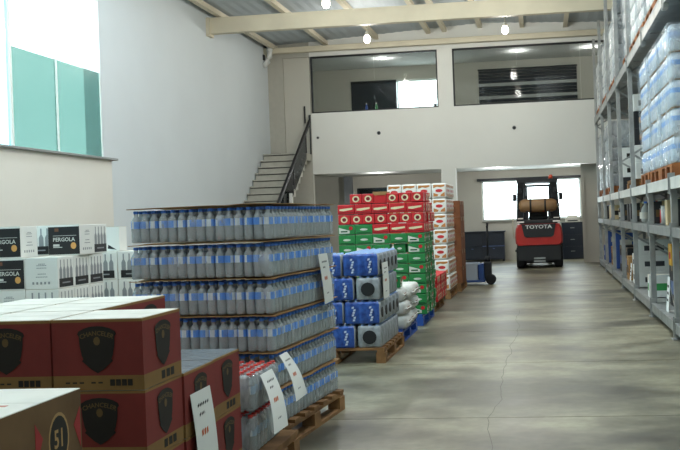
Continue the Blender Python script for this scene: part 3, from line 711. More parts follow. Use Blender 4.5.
# ------------------------------------------------------------------ blue drink packs
bluef = mat('blue_film', '3865bb', .3, noise=.45, scale=18, alt='24428e', bump=.7, bscale=22); greyf = mat('grey_film', 'a9afb5', .25, noise=.35, scale=14, bump=.4, bscale=25)
capl = mat('pale_blue_cap', '9fc0ea', .4); scriptm = mat('white_script', 'cfdcf0', .5)
def drink_pack(grey=False):
    t = thing('drink_pack', 'x', 'drink pack'); nx, ny, p, h = 5, 3, .07, .208; w, d = nx * p / 2, ny * p / 2 + .008
    out = []
    def edge(n, fn):
        for k in range(n * 4): out.append(fn(k / 4))
    edge(nx, lambda k: (-w + k * p, -d + .012 * (1 - abs(math.sin(PI * k)))))
    edge(ny, lambda k: (w - .012 * (1 - abs(math.sin(PI * k))), -d + k * (2 * d / ny)))
    edge(nx, lambda k: (w - k * p, d - .012 * (1 - abs(math.sin(PI * k)))))
    edge(ny, lambda k: (-w + .012 * (1 - abs(math.sin(PI * k))), d - k * (2 * d / ny)))
    n = len(out); mb = MB(); lv = [(.94, 0), (1, .015), (1, .185), (.95, h)]
    for k, (s, z) in enumerate(lv): mb.v += [(x * s, y * s, z) for x, y in out]
    for k in range(3):
        for i in range(n):
            i2 = (i + 1) % n; mb.f.append([k * n + i, k * n + i2, (k + 1) * n + i2, (k + 1) * n + i]); s_ = i // 4
            mb.m.append(0 if s_ < nx or nx + ny <= s_ < 2 * nx + ny else 1); mb.s.append(True)
    mb.f.append(list(range(n))[::-1]); mb.m.append(0); mb.s.append(False); mb.f.append([3 * n + i for i in range(n)]); mb.m.append(0); mb.s.append(False)
    pt('film', mb, [greyf if grey else bluef, greyf], t)
    cp = MB()
    for i in range(nx):
        for j in range(ny): cp.lathe([(.03, .2), (.014, .212), (.014, .223)], 8, ((i - nx / 2 + .5) * p, (j - 1) * p, 0))
    tag(pt('bottle_tops', cp, capl, t), kind='stuff')
    sc = MB()
    for c in () if grey else (-.085, .085):
        for f in (-1, 1):
            for k in range(6):
                z = .025 + k * .024; x = c + .009 * math.sin(k * 2.1); sc.add([(x - .011, f * (d + .0015), z), (x + .011, f * (d + .0015), z + .004), (x + .013, f * (d + .0015), z + .023), (x - .009, f * (d + .0015), z + .019)], [(0, 1, 2, 3)])
    if sc.v: pt('script_print', sc, scriptm, t)
    for s in (-1, 1):
        hl = MB(); ov = [((.068 if grey else .04) * math.cos(2 * PI * k / 16), .1 + (.066 if grey else .05) * math.sin(2 * PI * k / 16)) for k in range(16)]
        rg = []
        hl.prism([(a, b) for a, b in ov], s * (w + .002) if s > 0 else -(w + .002), s * (w - .004), 'x'); pt('wrap_opening', hl, dark, t)
    return Proto(t)
DP = drink_pack(); DPG = drink_pack(True); g = 'blue drink packs'
zb = .147; LH = .229
for lay in range(4):
    z = zb + (3 - lay) * LH; ln = nth(lay, 4)
    if lay % 2 == 0:
        for i in range(3): DP.put((-1.765 - i * .358, 9.04, z), rnd(-.02, .02), 'blue film drink pack, %s layer, front, %s from the aisle' % (ln, ORD[i]), g)
        for j in range(1, 5): DP.put((-1.765, 9.04 + j * .232, z), 0, 'blue film drink pack, %s layer, aisle side, %s row back' % (ln, ORD[j]), g)
    else:
        for i in range(2): DP.put((-2.015 - i * .358, 9.04, z), rnd(-.02, .02), 'blue film drink pack, %s layer, front, %s from the aisle' % (ln, ORD[i + 1]), g)
        for j in range(3): DPG.put((-1.705, 9.1 + j * .36, z), PI / 2, 'grey drink pack, %s layer, dark wrap opening to the front, %s row back' % (ln, ORD[j]), g)

# ------------------------------------------------------------------ white sacks and small green cartons on them
sackm = mat('white_woven_sack', 'd9d8d2', .8, noise=.1, scale=10, bump=.3, bscale=50)
def sack(name, m, pm, w=.48, d=.36, h=.15):
    t = thing(name, 'x', 'sack'); mb = MB()
    mb.rbox(-w / 2, w / 2, -d / 2, d / 2, 0, h, .055, seg=4, smooth=True)
    pt('body', mb, m, t)
    for s in (-1, 1): pt('seam', MB().rbox(s * w / 2 - .012, s * w / 2 + .012, -d / 2 + .01, d / 2 - .01, h / 2 - .006, h / 2 + .006, .004, seg=1), m, t)
    pt('print', MB().box(-.1, .1, -d / 2 - .001, -d / 2, h * .38, h * .6).box(w / 2, w / 2 + .001, -.09, .05, h * .38, h * .6), pm, t)
    return Proto(t)
SK = sack('white_sack', sackm, mat('brown_sack_print', '8a5a3a', .7))
for lay in range(3):
    for j in range(3): SK.put((-1.8 + rnd(-.02, .02), 10.5 + j * .38, .145 + lay * .152), PI / 2 * 0 + rnd(-.05, .05), 'white woven sack, %s layer, %s from the blue drink packs' % (['bottom', 'middle', 'top'][lay], ORD[j]), 'white sacks on the blue pallet')
    SK.put((-2.34, 10.5, .145 + lay * .152), rnd(-.05, .05), 'white woven sack, %s layer, away from the aisle' % ['bottom', 'middle', 'top'][lay], 'white sacks on the blue pallet')

# ------------------------------------------------------------------ can cartons (red, green)
canred = mat('bright_red_carton', 'c81f26', .45); canredd = mat('deep_red_print', '7c1219', .5); goldw = mat('cream_print', 'e6d9b0', .5); green = mat('green_carton', '23803f', .45); greend = mat('dark_green_print', '0f5226', .5)
CL, CWn, CHn = .222, .158, .124
def ellipse(rx, rz_, n=12): return [(rx * math.cos(2 * PI * k / n), rz_ * math.sin(2 * PI * k / n)) for k in range(n)]
def can_carton(kind):
    """long face to -y and narrow face to +x"""
    red = kind == 'red'; t = thing('red_can_carton' if red else 'green_can_carton', 'x', 'can carton'); w, d = CL / 2 - .002, CWn / 2 - .002; h = CHn - .002
    pt('body', MB().rbox(-w, w, -d, d, 0, h, .008, seg=2), canred if red else green, t)
    p = MB(); q = MB(); s = MB()
    for face, D, H in (('-y', d, w), ('+x', w, d)):
        off = (0, -D - .0008, h / 2) if face == '-y' else (D + .0008, 0, h / 2); o2 = (0, -D - .0018, h / 2) if face == '-y' else (D + .0018, 0, h / 2)
        if red:
            if face == '-y': merge(p, MB().prism([(-.085, -.014), (-.03, -.02), (.085, .0), (.085, .022), (.03, .018), (-.085, .008)], -.0006, .0006), off, 0, face); merge(s, MB().prism([(-.1, -.045), (.1, -.045), (.1, -.035), (-.1, -.035)], -.0006, .0006), off, 0, face)
            else:
                merge(p, MB().prism(ellipse(.045, .042), -.0006, .0006), off, 0, face); merge(s, MB().prism(ellipse(.026, .024), -.0006, .0006), o2, 0, face)
        else:
            if kind == 'green_plain': merge(p, MB().prism(ellipse(.05 if face == '-y' else .03, .014), -.0006, .0006), off, 0, face); merge(s, MB().prism([(-H + .02, -.05), (H - .02, -.05), (H - .02, -.036), (-H + .02, -.036)], -.0006, .0006), off, 0, face)
            else:
                merge(p, MB().prism([(-H + .01, -.045), (H * .35, -.045), (H * .35, -.01), (-H + .01, .03)], -.0006, .0006), off, 0, face)
                merge(q, MB().prism(ellipse(.026, .024), -.0006, .0006), (o2[0] + (H * .5 if face == '-y' else 0), o2[1] + (H * .5 if face == '+x' else 0), o2[2] + .02), 0, face)
                merge(s, MB().prism([(-H * .7, -.03), (H * .1, -.03), (H * .1, -.012), (-H * .7, -.012)], -.0006, .0006), o2, 0, face)
    pt('print', p, goldw if red else cardw, t)
    if s.v: pt('dark_print', s, canredd if red else greend, t)
    if q.v: pt('red_star_print', q, canred, t)
    return Proto(t)
CR, CG, CGW = can_carton('red'), can_carton('green_plain'), can_carton('green_white')
gx1, gy0 = -1.52, 11.9; gr, gg = 'red can cartons', 'green can cartons'
def wide(P, k, z, row, name, grp, y=gy0): P.put((gx1 - CL / 2 - k * CL, y + CWn / 2 + rnd(-.006, .006), z), rnd(-.012, .012), '%s, %s row down, long side out, %s from right' % (name, ORD[row], ORD[k]), grp)
def narrow(P, k, z, row, name, grp): P.put((gx1 - CWn / 2 - k * CWn, gy0 + CL / 2 + rnd(-.008, .008), z), -PI / 2 + rnd(-.02, .02), '%s, %s row down, short end out, %s from right' % (name, ORD[row], ORD[k]), grp)
for row in range(12):
    z = .147 + (11 - row) * .1295
    if row == 0:
        for k in (0, 1, 2, 4, 5): narrow(CR, k, z, row, 'bright red can carton', gr)
        t = thing('open_carton', 'open kraft carton among the red can cartons on the top row', 'carton', (gx1 - 3.5 * CWn, gy0 + CL / 2, z))
        w, d = CWn / 2 - .004, CL / 2; pt('body', MB().box(-w, w, -d, d, 0, .1), canred, t)
        pt('flap', MB().bar((-w, -d, .1), (-w - .0, -d, .15), .004, .004).prism([(-w, .1), (w, .1), (w + .02, .145), (-w - .02, .145)], -d - .01, -d - .007), card, t); pt('flap', MB().prism([(-w, .1), (w, .1), (w + .02, .145), (-w - .02, .145)], d + .007, d + .01), card, t)
    elif row == 1:
        for k in range(5): wide(CR, k, z, row, 'bright red can carton', gr)
    elif row == 2:
        for k in range(7): narrow(CR, k, z, row, 'bright red can carton', gr)
    elif row == 3:
        for k in range(4): wide(CG if k == 3 else CR, k, z, row, ('green' if k == 3 else 'bright red') + ' can carton', gg if k == 3 else gr)
        wide(CGW, 4, z, row, 'green can carton with red star', gg)
    elif row in (4, 5, 6):
        for k in range(5):
            if (row, k) in ((5, 1), ): continue
            wp = (row, k) in ((4, 0), (4, 2), (5, 0), (5, 3), (6, 4)); wide(CGW if wp else CG, k, z, row, 'green can carton' + (' with red star' if wp else ''), gg)
        if row == 5: CG.put((gx1 - CL - .11, gy0 + CL / 2 + .05, z), -PI / 2, 'green can carton set back in the gap, sixth row down, short end out', gg)
    else:
        for k in range(2): wide(CGW if (row + k) % 2 else CG, k, z, row, 'green can carton', gg)
    for j in range(5):
        P = CR if row < 4 else (CGW if (row + j) % 3 == 0 else CG)
        if row == 0 and j > 2: continue
        y = gy0 + (CL if row in (0, 2) else CWn) + .03 + j * (CWn + .022) + CWn / 2
        P.put((gx1 - CL / 2 + rnd(-.02, .008), y, z), 0, '%s can carton, %s row down, aisle side, %s back' % ('bright red' if row < 4 else 'green', ORD[row], ORD[j]), gr if row < 4 else gg)
for k in range(3):
    CGW.put((-1.72 - k * .24, 10.42, .147 + 3 * .152 + .004), 0, 'green and white can carton on the white sacks, %s from the aisle' % ORD[k], 'green cartons on the sacks')

# low stack of red cartons
for lay in range(3):
    for c in range(2):
        for j in range(8): CR.put((-1.68 - c * (CL + .022) + rnd(-.008, .008), 13.6 + j * (CWn + .005), .147 + lay * .1255), 0, 'red can carton of the low stack, %s layer, %s row, %s column' % (['bottom', 'middle', 'top'][lay], ORD[j], ['aisle', 'inner'][c]), 'red cartons of the low stack')

# ------------------------------------------------------------------ tall white packs
wf = mat('white_pack_film', 'e9e7e0', .4, noise=.08, bump=.3, bscale=30); obr = mat('brown_orange_print', 'b9793c', .5); rlab = mat('red_oval_print', 'c62a2c', .5)
def white_pack():
    t = thing('white_pack', 'x', 'pack'); w, d, h = .122, .122, .25
    pt('body', MB().rbox(-w, w, -d, d, 0, h, .03, seg=3, smooth=True), wf, t)
    a = MB(); b = MB()
    for face in ('-y', '+x'):
        off = (0, -d - .001, 0) if face == '-y' else (w + .001, 0, 0)
        merge(a, MB().prism([(-.095, .168), (-.03, .19), (.03, .178), (.095, .195), (.095, .222), (-.095, .222)], -.001, .001).prism([(-.095, .03), (-.03, .03), (-.01, .06), (-.095, .09)], -.001, .001).prism([(.095, .03), (.02, .03), (.03, .06), (.095, .1)], -.001, .001), off, 0, face)
        merge(b, MB().prism([(x, z + .125) for x, z in ellipse(.06, .027)], -.001, .001), off, 0, face)
    pt('brown_print', a, obr, t); pt('red_oval', b, rlab, t); return Proto(t)
WP = white_pack(); g = 'tall stack of white packs'
for lay in range(7):
    ln = nth(lay, 7); z = .147 + (6 - lay) * .2545; dx = rnd(-.012, .012)
    for i in range(4):
        WP.put((-1.728 - i * .25 + dx, 15.74, z), rnd(-.012, .012), 'white pack with red oval, %s layer, front, %s from the aisle' % (ln, ORD[i]), g)
    for j in range(1, 5): WP.put((-1.728 + dx, 15.74 + j * .25, z), rnd(-.012, .012), 'white pack with red oval, %s layer, aisle side, %s row back' % (ln, ORD[j]), g)
# brown cartons
def plain_carton(name, m, w, d, h, tape='c3a878', extra=None, pm=None):
    t = thing(name, 'x', 'carton'); w -= .004; d -= .004
    pt('body', MB().rbox(-w / 2, w / 2, -d / 2, d / 2, 0, h - .003, .004, seg=1), m, t)
    for s in (-1, 1): pt('flap', MB().box(-w / 2 + .003, w / 2 - .003, min(s * .002, s * (d / 2 - .003)), max(s * .002, s * (d / 2 - .003)), h - .003, h - .001), m, t)
    pt('tape', MB().box(-w / 2, w / 2, -.022, .022, h - .001, h).box(-w / 2 - .0008, -w / 2, -.022, .022, h - .07, h).box(w / 2, w / 2 + .0008, -.022, .022, h - .07, h), mat('tape_' + tape, tape, .4), t)
    p = MB().box(-w * .3, w * .3, -d / 2 - .001, -d / 2, h * .3, h * .62).box(-w / 2 - .001, -w / 2, -d * .3, d * .3, h * .3, h * .62)
    pt('print', p, pm or shieldm, t); return Proto(t)
BC = plain_carton('brown_carton', mat('red_brown_carton', '8a5230', .8, noise=.2), .42, .4, .298, pm=mat('faded_print', '6d3d25', .8))
for lay in range(5):
    for j in range(2):
        for i in range(2): BC.put((-1.74 - i * .43, 17.42 + j * .42, .147 + lay * .3), 0, 'red-brown carton behind the white packs, %s layer, %s row, %s from the aisle' % (['bottom', 'second', 'third', 'fourth', 'top'][lay], ['near', 'far'][j], ORD[i]), 'red-brown cartons')

# ------------------------------------------------------------------ pallet jack with a crate
jb = mat('jack_blue', '2b4a86', .4); rubber = mat('black_rubber', '141416', .8)
pj = thing('pallet_jack', 'hand pallet jack with upright handle standing in the aisle', 'pallet jack', (-1.3, 18.66, 0))
pt('pump', MB().rbox(.07, .22, -.08, .08, .12, .45, .02).lathe([(.05, .45), (.045, .56)], 12, (.15, 0, 0)), dark, pj)
hd = pt('handle', MB().tube([(.15, 0, .45), (.155, 0, .9), (.16, 0, 1.14)], .02, 8), dark, pj)
pt('grip', MB().tube([(.16, -.1, 1.2), (.16, -.12, 1.14), (.16, -.07, 1.09), (.16, .07, 1.09), (.16, .12, 1.14), (.16, .1, 1.2), (.16, -.1, 1.2)], .018, 8), blackm, hd)
for y in (-.07, .07): pt('steer_wheel', MB().lathe([(.07, -.025), (.1, -.02), (.1, .02), (.07, .025)], 18, (.2, y, .1), axis='y'), rubber, pj)
for y in (-.2, .2):
    f_ = pt('fork', MB().rbox(-1.05, .1, y - .075, y + .075, .065, .11, .01), jb, pj); pt('roller', MB().lathe([(.04, -.05), (.04, .05)], 12, (-.9, y, .042), axis='y'), rubber, f_)
pt('frame', MB().box(.02, .08, -.27, .27, .08, .42), jb, pj)
cr = thing('plastic_crate', 'white and blue plastic crate carried on the pallet jack', 'crate', (-1.5, 18.66, .112))
b = MB(); w, d, h = .17, .26, .32
b.box(-w, w, -d, d, 0, .01); b.box(-w, w, -d, -d + .012, .01, h); b.box(-w, w, d - .012, d, .01, h); b.box(-w, -w + .012, -d, d, .01, h); b.box(w - .012, w, -d, d, .01, h)
pt('body', b, mat('pale_crate', 'a8b4c0', .5), cr); pt('rim', MB().box(-w - .012, w + .012, -d - .012, -d, h - .03, h).box(-w - .012, w + .012, d, d + .012, h - .03, h).box(w, w + .012, -d, d, h - .03, h).box(-w - .012, -w, -d, d, h - .03, h), mat('pale_crate', 'a8b4c0'), cr)
pt('blue_panel', MB().rbox(w + .0, w + .1, -d, d, .0, .3, .01), jb, cr)
# ------------------------------------------------------------------ dark furniture at the far wall
navy = mat('navy_cabinet', '1a2230', .35); navyl = mat('blue_edge', '5c6f9c', .4)
cb = thing('low_cabinet', 'low dark cabinet with a pale shelf edge under the far window', 'cabinet', (-1.82, 27.75, 0))
pt('body', MB().box(-.62, .62, -.18, .25, .06, .85), navy, cb); pt('top', MB().rbox(-.66, .66, -.25, .27, .85, .885, .006), navy, cb)
pt('shelf_edge', MB().box(-.02, .62, -.215, -.2, .44, .46), navyl, cb)
for x in (-.31, .31):
    d_ = pt('door', MB().rbox(x - .295, x + .295, -.2, -.18, .09, .42, .005), navy, cb); pt('handle', MB().box(x - .03, x + .03, -.215, -.2, .37, .385), navyl, d_)
    d_ = pt('drawer', MB().rbox(x - .295, x + .295, -.2, -.18, .47, .83, .005), navy, cb); pt('handle', MB().box(x - .05, x + .05, -.215, -.2, .7, .712), dark, d_)
for x in (-.58, .58): pt('foot', MB().box(x - .03, x + .03, -.15, .22, 0, .06), dark, cb)
c2 = thing('office_cabinet', 'dark filing cabinet right of the forklift against the back wall', 'cabinet', (.76, 27.8, 0))
pt('body', MB().box(-.3, .3, -.22, .28, 0, 1.04), navy, c2); pt('top', MB().rbox(-.32, .32, -.24, .3, 1.04, 1.06, .004), dark, c2)
for k in range(3): d_ = pt('drawer', MB().rbox(-.28, .28, -.24, -.22, .04 + k * .335, .36 + k * .335, .005), navy, c2); pt('handle', MB().box(-.06, .06, -.26, -.24, .22 + k * .335, .24 + k * .335), galv, d_)
pr_ = thing('office_printer', 'white desktop printer on the dark filing cabinet', 'printer', (.78, 27.78, 1.06))
pt('body', MB().rbox(-.2, .2, -.17, .17, 0, .14, .015), cardw, pr_); pt('paper_tray', MB().box(-.15, .15, -.02, .15, .14, .2), cardw, pr_); pt('output_slot', MB().box(-.14, .14, -.175, -.17, .03, .06), dark, pr_)

# ------------------------------------------------------------------ forklift (seen from behind)
fr = mat('forklift_red', 'b8261f', .35, noise=.12, scale=5, coat=.3); fb = mat('forklift_black', '17181b', .45); lens = mat('tail_lens', 'f0e8e0', .2); tank = mat('tan_gas_tank', '9a7650', .45, noise=.2, scale=8)
fk = thing('forklift', 'red and black forklift with a tan gas tank parked facing the far window', 'forklift', (-.17, 23.5, 0))
cw = [(-.58, .62), (-.59, .78), (-.57, .98), (-.52, 1.1), (.52, 1.1), (.57, .98), (.59, .78), (.58, .62), (.52, .56), (-.52, .56)]
bm_ = MB(); n = len(cw)
for y, s in ((0.0, .93), (.06, .985), (.18, 1.0), (.62, 1.0)): bm_.v += [(x * s, y, .83 + (z - .83) * s) for x, z in cw]
for k in range(3):
    for i in range(n): i2 = (i + 1) % n; bm_.f.append([k * n + i, k * n + i2, (k + 1) * n + i2, (k + 1) * n + i]); bm_.m.append(0); bm_.s.append(False)
bm_.f += [list(range(n)), [3 * n + i for i in range(n)]]; bm_.m += [0, 0]; bm_.s += [False, False]
pt('counterweight', bm_, fr, fk)
np_ = pt('name_panel', MB().prism([(-.42, 1.09), (.42, 1.09), (.36, .8), (.3, .77), (-.3, .77), (-.36, .8)], -.025, .04), fb, fk)
pt('lettering', merge(MB(), text_mb('TOYOTA', .125), (0, -.028, 1.02), None, '-y', 1.25), mat('white_lettering', 'd8d8d4', .5), np_)
pt('hood', MB().rbox(-.47, .47, .1, 1.1, 1.08, 1.2, .03), fb, fk)
pt('tank_cradle', MB().box(-.3, -.24, .12, .3, 1.18, 1.42).box(.24, .3, .12, .3, 1.18, 1.42), fb, fk)
tk = pt('gas_tank', MB().lathe([(.06, -.47), (.13, -.44), (.165, -.36), (.165, .36), (.13, .44), (.06, .47)], 20, (0, .22, 1.55), axis='x'), tank, fk)
for x in (-.18, .18): pt('tank_strap', MB().lathe([(.171, x - .022), (.171, x + .022)], 20, (0, .22, 1.55), axis='x'), fb, tk)
pt('tank_valve', MB().lathe([(.035, .46), (.035, .54)], 10, (0, .22, 1.55), axis='x'), galv, tk)
pt('chassis', MB().rbox(-.55, .55, .25, 1.7, .12, .62, .03).box(-.52, .52, .06, .3, .2, .57), fb, fk)
pt('rear_axle', MB().box(-.3, .3, .2, .5, .2, .34), fb, fk)
for x in (-.47, .47):
    w_ = pt('wheel', MB().lathe([(.12, -.1), (.24, -.1), (.27, -.07), (.27, .07), (.24, .1), (.12, .1)], 24, (x, .36, .27), axis='x'), rubber, fk); pt('hub', MB().lathe([(.12, -.105), (.12, .105)], 16, (x, .36, .27), axis='x'), mat('hub_white', 'b8b8b2', .5), w_)
    w_ = pt('wheel', MB().lathe([(.15, -.12), (.3, -.12), (.33, -.08), (.33, .08), (.3, .12), (.15, .12)], 24, (x, 1.62, .33), axis='x'), rubber, fk); pt('hub', MB().lathe([(.15, -.125), (.15, .125)], 16, (x, 1.62, .33), axis='x'), mat('hub_white', 'b8b8b2'), w_)
pt('side_step', MB().box(-.62, -.5, .9, 1.25, .38, .44), fb, fk)
gd = pt('overhead_guard', MB().box(-.5, .5, .1, 1.42, 2.12, 2.2), fb, fk)
for x in (-.44, .44):
    s = 1 if x > 0 else -1
    pt('guard_post', MB().bar((x + s * .02, .35, 1.16), (x - s * .04, .16, 2.14), .17, .12), fb, fk); pt('guard_post', MB().bar((x - s * .06, 1.68, .62), (x - s * .08, 1.38, 2.14), .1, .08), fb, fk)
    pt('rear_light', MB().rbox(x - .09, x + .09, .02, .1, 1.13, 1.17, .01), lens, fk); pt('work_light', MB().rbox(x - s * .0 - .05, x + .05, .05, .12, 1.86, 1.98, .015), fb, fk)
    pt('rear_light', MB().rbox(x - .07, x + .07, .02, .1, 1.225, 1.25, .008), lens, fk)
    mi = pt('mirror', MB().rbox(x + s * .14 - .05, x + s * .14 + .05, .7, .73, 1.68, 1.86, .01), fb, fk); pt('mirror_arm', MB().bar((x, .72, 1.9), (x + s * .14, .715, 1.84), .02, .02), fb, mi)
for k in range(5): pt('guard_bar', MB().box(-.44, .44, .25 + k * .24, .3 + k * .24, 2.14, 2.185), fb, gd)
pt('beacon', MB().lathe([(.05, 2.2), (.05, 2.26), (.035, 2.3)], 12, (.34, .2, 0)), mat('red_beacon', 'cf4a2c', .3), fk)
pt('seat', MB().rbox(-.24, .24, .62, 1.1, 1.2, 1.3, .03).rbox(-.23, .23, .6, .7, 1.28, 1.66, .03), fb, fk)
pt('steering_wheel', MB().tube([(.17 * math.cos(k * PI / 8), 1.28 + .05 * math.sin(k * PI / 8), 1.55 + .16 * math.sin(k * PI / 8)) for k in range(17)], .014, 6), fb, fk)
for x in (-.34, .34): pt('mast_rail', MB().box(x - .06, x + .06, 1.95, 2.1, .08, 2.12), fb, fk)
pt('mast_crossbar', MB().box(-.29, .29, 2.0, 2.06, 2.06, 2.12), fb, fk); pt('carriage', MB().box(-.5, .5, 2.1, 2.15, .1, .14).box(-.5, .5, 2.1, 2.15, .45, .5), fb, fk)
for x in (-.25, .25): pt('fork', MB().box(x - .06, x + .06, 2.15, 2.19, .05, .6).box(x - .06, x + .06, 2.19, 3.2, .05, .09), fb, fk)
pt('grab_handle', MB().tube([(-.62, .3, .75), (-.64, .28, 1.0), (-.63, .28, 1.25), (-.56, .3, 1.3)], .014, 6), mat('pale_tube', 'b8ad92', .5), fk)
pt('exhaust_grille', MB().box(-.14, .14, -.005, .02, .16, .2).box(-.14, .14, -.005, .02, .23, .27), galv, fk)

# ------------------------------------------------------------------ pallet rack
rk = thing('pallet_rack', 'long galvanised pallet rack along the right of the aisle', 'rack', (1.3, 0, 0))
POSTS = [7.85, 10.15, 12.35, 14.6, 16.9, 19.2, 21.5, 23.8]; RD = 1.1
for y in POSTS:
    for x in (.04, RD):
        hh = 1.7 if x < .5 and 9 < y < 13 else 5.6; q = .032
        p_ = pt('upright', MB().box(x - q, x + q, y - .045, y - .037, .01, hh).box(x - q, x - q + .007, y - .037, y + .035, .01, hh).box(x + q - .007, x + q, y - .037, y + .035, .01, hh), galv, rk)
        pt('foot_plate', MB().box(x - .07, x + .07, y - .08, y + .08, 0, .01), galv, p_)
    for k in range(2 if 9 < y < 13 else 8):
        z = .35 + k * .62; a, b = (.06, RD - .02) if k % 2 else (RD - .02, .06); pt('brace', MB().bar((a, y, z), (b, y, z + .6), .03, .03), galv, rk)
LEV = [(.07, .18), (1.07, 1.17), (1.57, 1.69), (3.5, 3.63)]
for li, (za, zb_) in enumerate(LEV):
    for i in range(len(POSTS) - 1):
        a, b = POSTS[i] + .045, POSTS[i + 1] - .045
        m_ = galvl if li == 2 else galv
        for x in (.0, RD + .04 - .045):
            bm = pt('beam', MB().box(x, x + .045, a, b, za, zb_ - .02).box(x - .004, x + .05, a, b, zb_ - .02, zb_), m_, rk)
            pt('connector', MB().box(x - .008, x + .05, a, a + .03, za - .05, zb_ + .05), galv, bm); pt('connector', MB().box(x - .008, x + .05, b - .03, b, za - .05, zb_ + .05), galv, bm)
        pt('shelf_panel', MB().box(.05, RD - .01, a, b, zb_ - .03, zb_ - .01), galv, rk)
T = [z for _, z in LEV]

# pallet loads on the upper levels
wrapm = clear_mat('stretch_wrap', 'f0f4f6', .6, .1, 'fafcfd', bump=.8)
wrinkle(wrapm, .55, .92, 5, (1, 1, .6)); loadb = mat('wrapped_bottles', 'd6dfe6', .3, noise=.25, scale=14, alt='b4c4d8', bump=.4, bscale=20); loadl = mat('load_blue_label', '7fa9e0', .4)
def load(name, tiers, th, mbody, mband, label_cat, bumps=True):
    t = thing(name, 'x', label_cat); W_, D_ = 1.0, 1.0
    pl = pt('pallet', MB().box(-.5, .5, -.5, .5, .125, .145), woodr, t)
    for x in (-.44, 0, .44):
        for y in (-.43, 0, .43): pt('block', MB().box(x - .06, x + .06, y - .07, y + .07, .0, .125), woodr, pl)
    for x in (-.4, -.2, 0, .2, .4): pt('deck_board', MB().box(x - .07, x + .07, -.5, .5, .145, .155), woodr, pl)
    n = 8
    for k in range(tiers):
        z = .157 + k * th; mb = MB(); bd = MB(); s = .97 - .012 * (k % 2)
        out = []
        def edge(fn):
            for q in range(n * 2): out.append(fn(q / 2 / n, .016 * abs(math.sin(PI * q / 2))))
        h2 = .48 * s
        edge(lambda u, o: (-h2 + 2 * h2 * u, -h2 - o)); edge(lambda u, o: (h2 + o, -h2 + 2 * h2 * u)); edge(lambda u, o: (h2 - 2 * h2 * u, h2 + o)); edge(lambda u, o: (-h2 - o, h2 - 2 * h2 * u))
        N = len(out)
        for sc, dz in ((.955, .0), (1, .02), (1, th * .8), (.95, th - .012)): mb.v += [(x * sc, y * sc, z + dz) for x, y in out]
        for q in range(3):
            for i in range(N): i2 = (i + 1) % N; mb.f.append([q * N + i, q * N + i2, (q + 1) * N + i2, (q + 1) * N + i]); mb.m.append(0); mb.s.append(True)
        mb.f += [list(range(N))[::-1], [3 * N + i for i in range(N)]]; mb.m += [0, 0]; mb.s += [False, False]
        tr = pt('tier', mb, mbody, t)
        if mband: pt('cardboard_sheet', MB().box(-.472, .472, -.472, .472, z - .004, z), card, t)
        if mband:
            for sc, dz in ((1.006, th * .5), (1.006, th * .68)): bd.v += [(x * sc, y * sc, z + dz) for x, y in out]
            for i in range(N): i2 = (i + 1) % N; bd.f.append([i, i2, N + i2, N + i]); bd.m.append(0); bd.s.append(True)
            pt('label_band', bd, mband, tr)
    pt('wrap_film', MB().rbox(-.505, .505, -.505, .505, .14, .17 + tiers * th, .05, seg=3, smooth=True), wrapm, t)
    return Proto(t)
LW = load('wrapped_pallet_load', 5, .295, loadb, loadl, 'pallet load')
LS = load('wrapped_pallet_load', 4, .27, mat('white_load', 'd4d6d4', .5, noise=.15, scale=8, bump=.3), None, 'pallet load')
LM = load('wrapped_pallet_load', 5, .26, mat('grey_load', 'b4b6b6', .5, noise=.25, scale=8, alt='8a9298', bump=.3), None, 'pallet load')
slots = []
for i in range(1, len(POSTS) - 1):
    for q in (0, 1): slots.append((POSTS[i] + .08 + .5 + q * 1.03, i, q))
names = ['first', 'second', 'third', 'fourth', 'fifth', 'sixth', 'seventh', 'eighth', 'ninth', 'tenth', 'eleventh', 'twelfth']
DARKBOX = plain_carton('black_carton', mat('black_carton_card', '222327', .7), .38, .4, .26, pm=mat('orange_print', 'd08a3a', .7))
for n_, (y, i, q) in enumerate(slots):
    if n_ in (0, 1, 2): LW.put((1.84, y, T[2] + .004), 0, 'wrapped load of blue-labelled water bottles on the third rack level, %s from the near end' % names[n_], 'wrapped water loads on the rack')
    elif n_ in (8, 9, 10, 11): LM.put((1.84, y, T[2] + .004), 0, 'grey wrapped load on the third rack level, %s pallet from the near end' % names[n_], 'grey wrapped loads on the rack')
    if n_ != 5: (LS if n_ % 2 else LM).put((1.84, y, T[3] + .004), 0, 'wrapped %s load on the topmost rack level, %s pallet from the near end' % ('white' if n_ % 2 else 'grey', names[n_]), 'wrapped loads on the topmost rack level')
# the half-empty bays: cartons on pallets
PW.put((1.86, 15.3, T[2]), 0, 'wooden pallet in the half-empty bay of the third rack level')
cw_ = plain_carton('white_carton', whitec, .38, .4, .26)
for k in range(5): (DARKBOX if k in (2, 3) else cw_).put((1.6, 15.1, T[2] + .146 + k * .262), 0, '%s carton in the half-empty rack bay, %s from the bottom' % ('black' if k in (2, 3) else 'white', ORD[k]), 'cartons in the half-empty rack bay')
for k in range(3): (DARKBOX if k == 0 else cw_).put((1.6, 17.5, T[2] + k * .262), 0, '%s carton beyond the half-empty rack bay, %s from the bottom' % ('black' if k == 0 else 'white', ORD[k]), 'cartons in the half-empty rack bay')

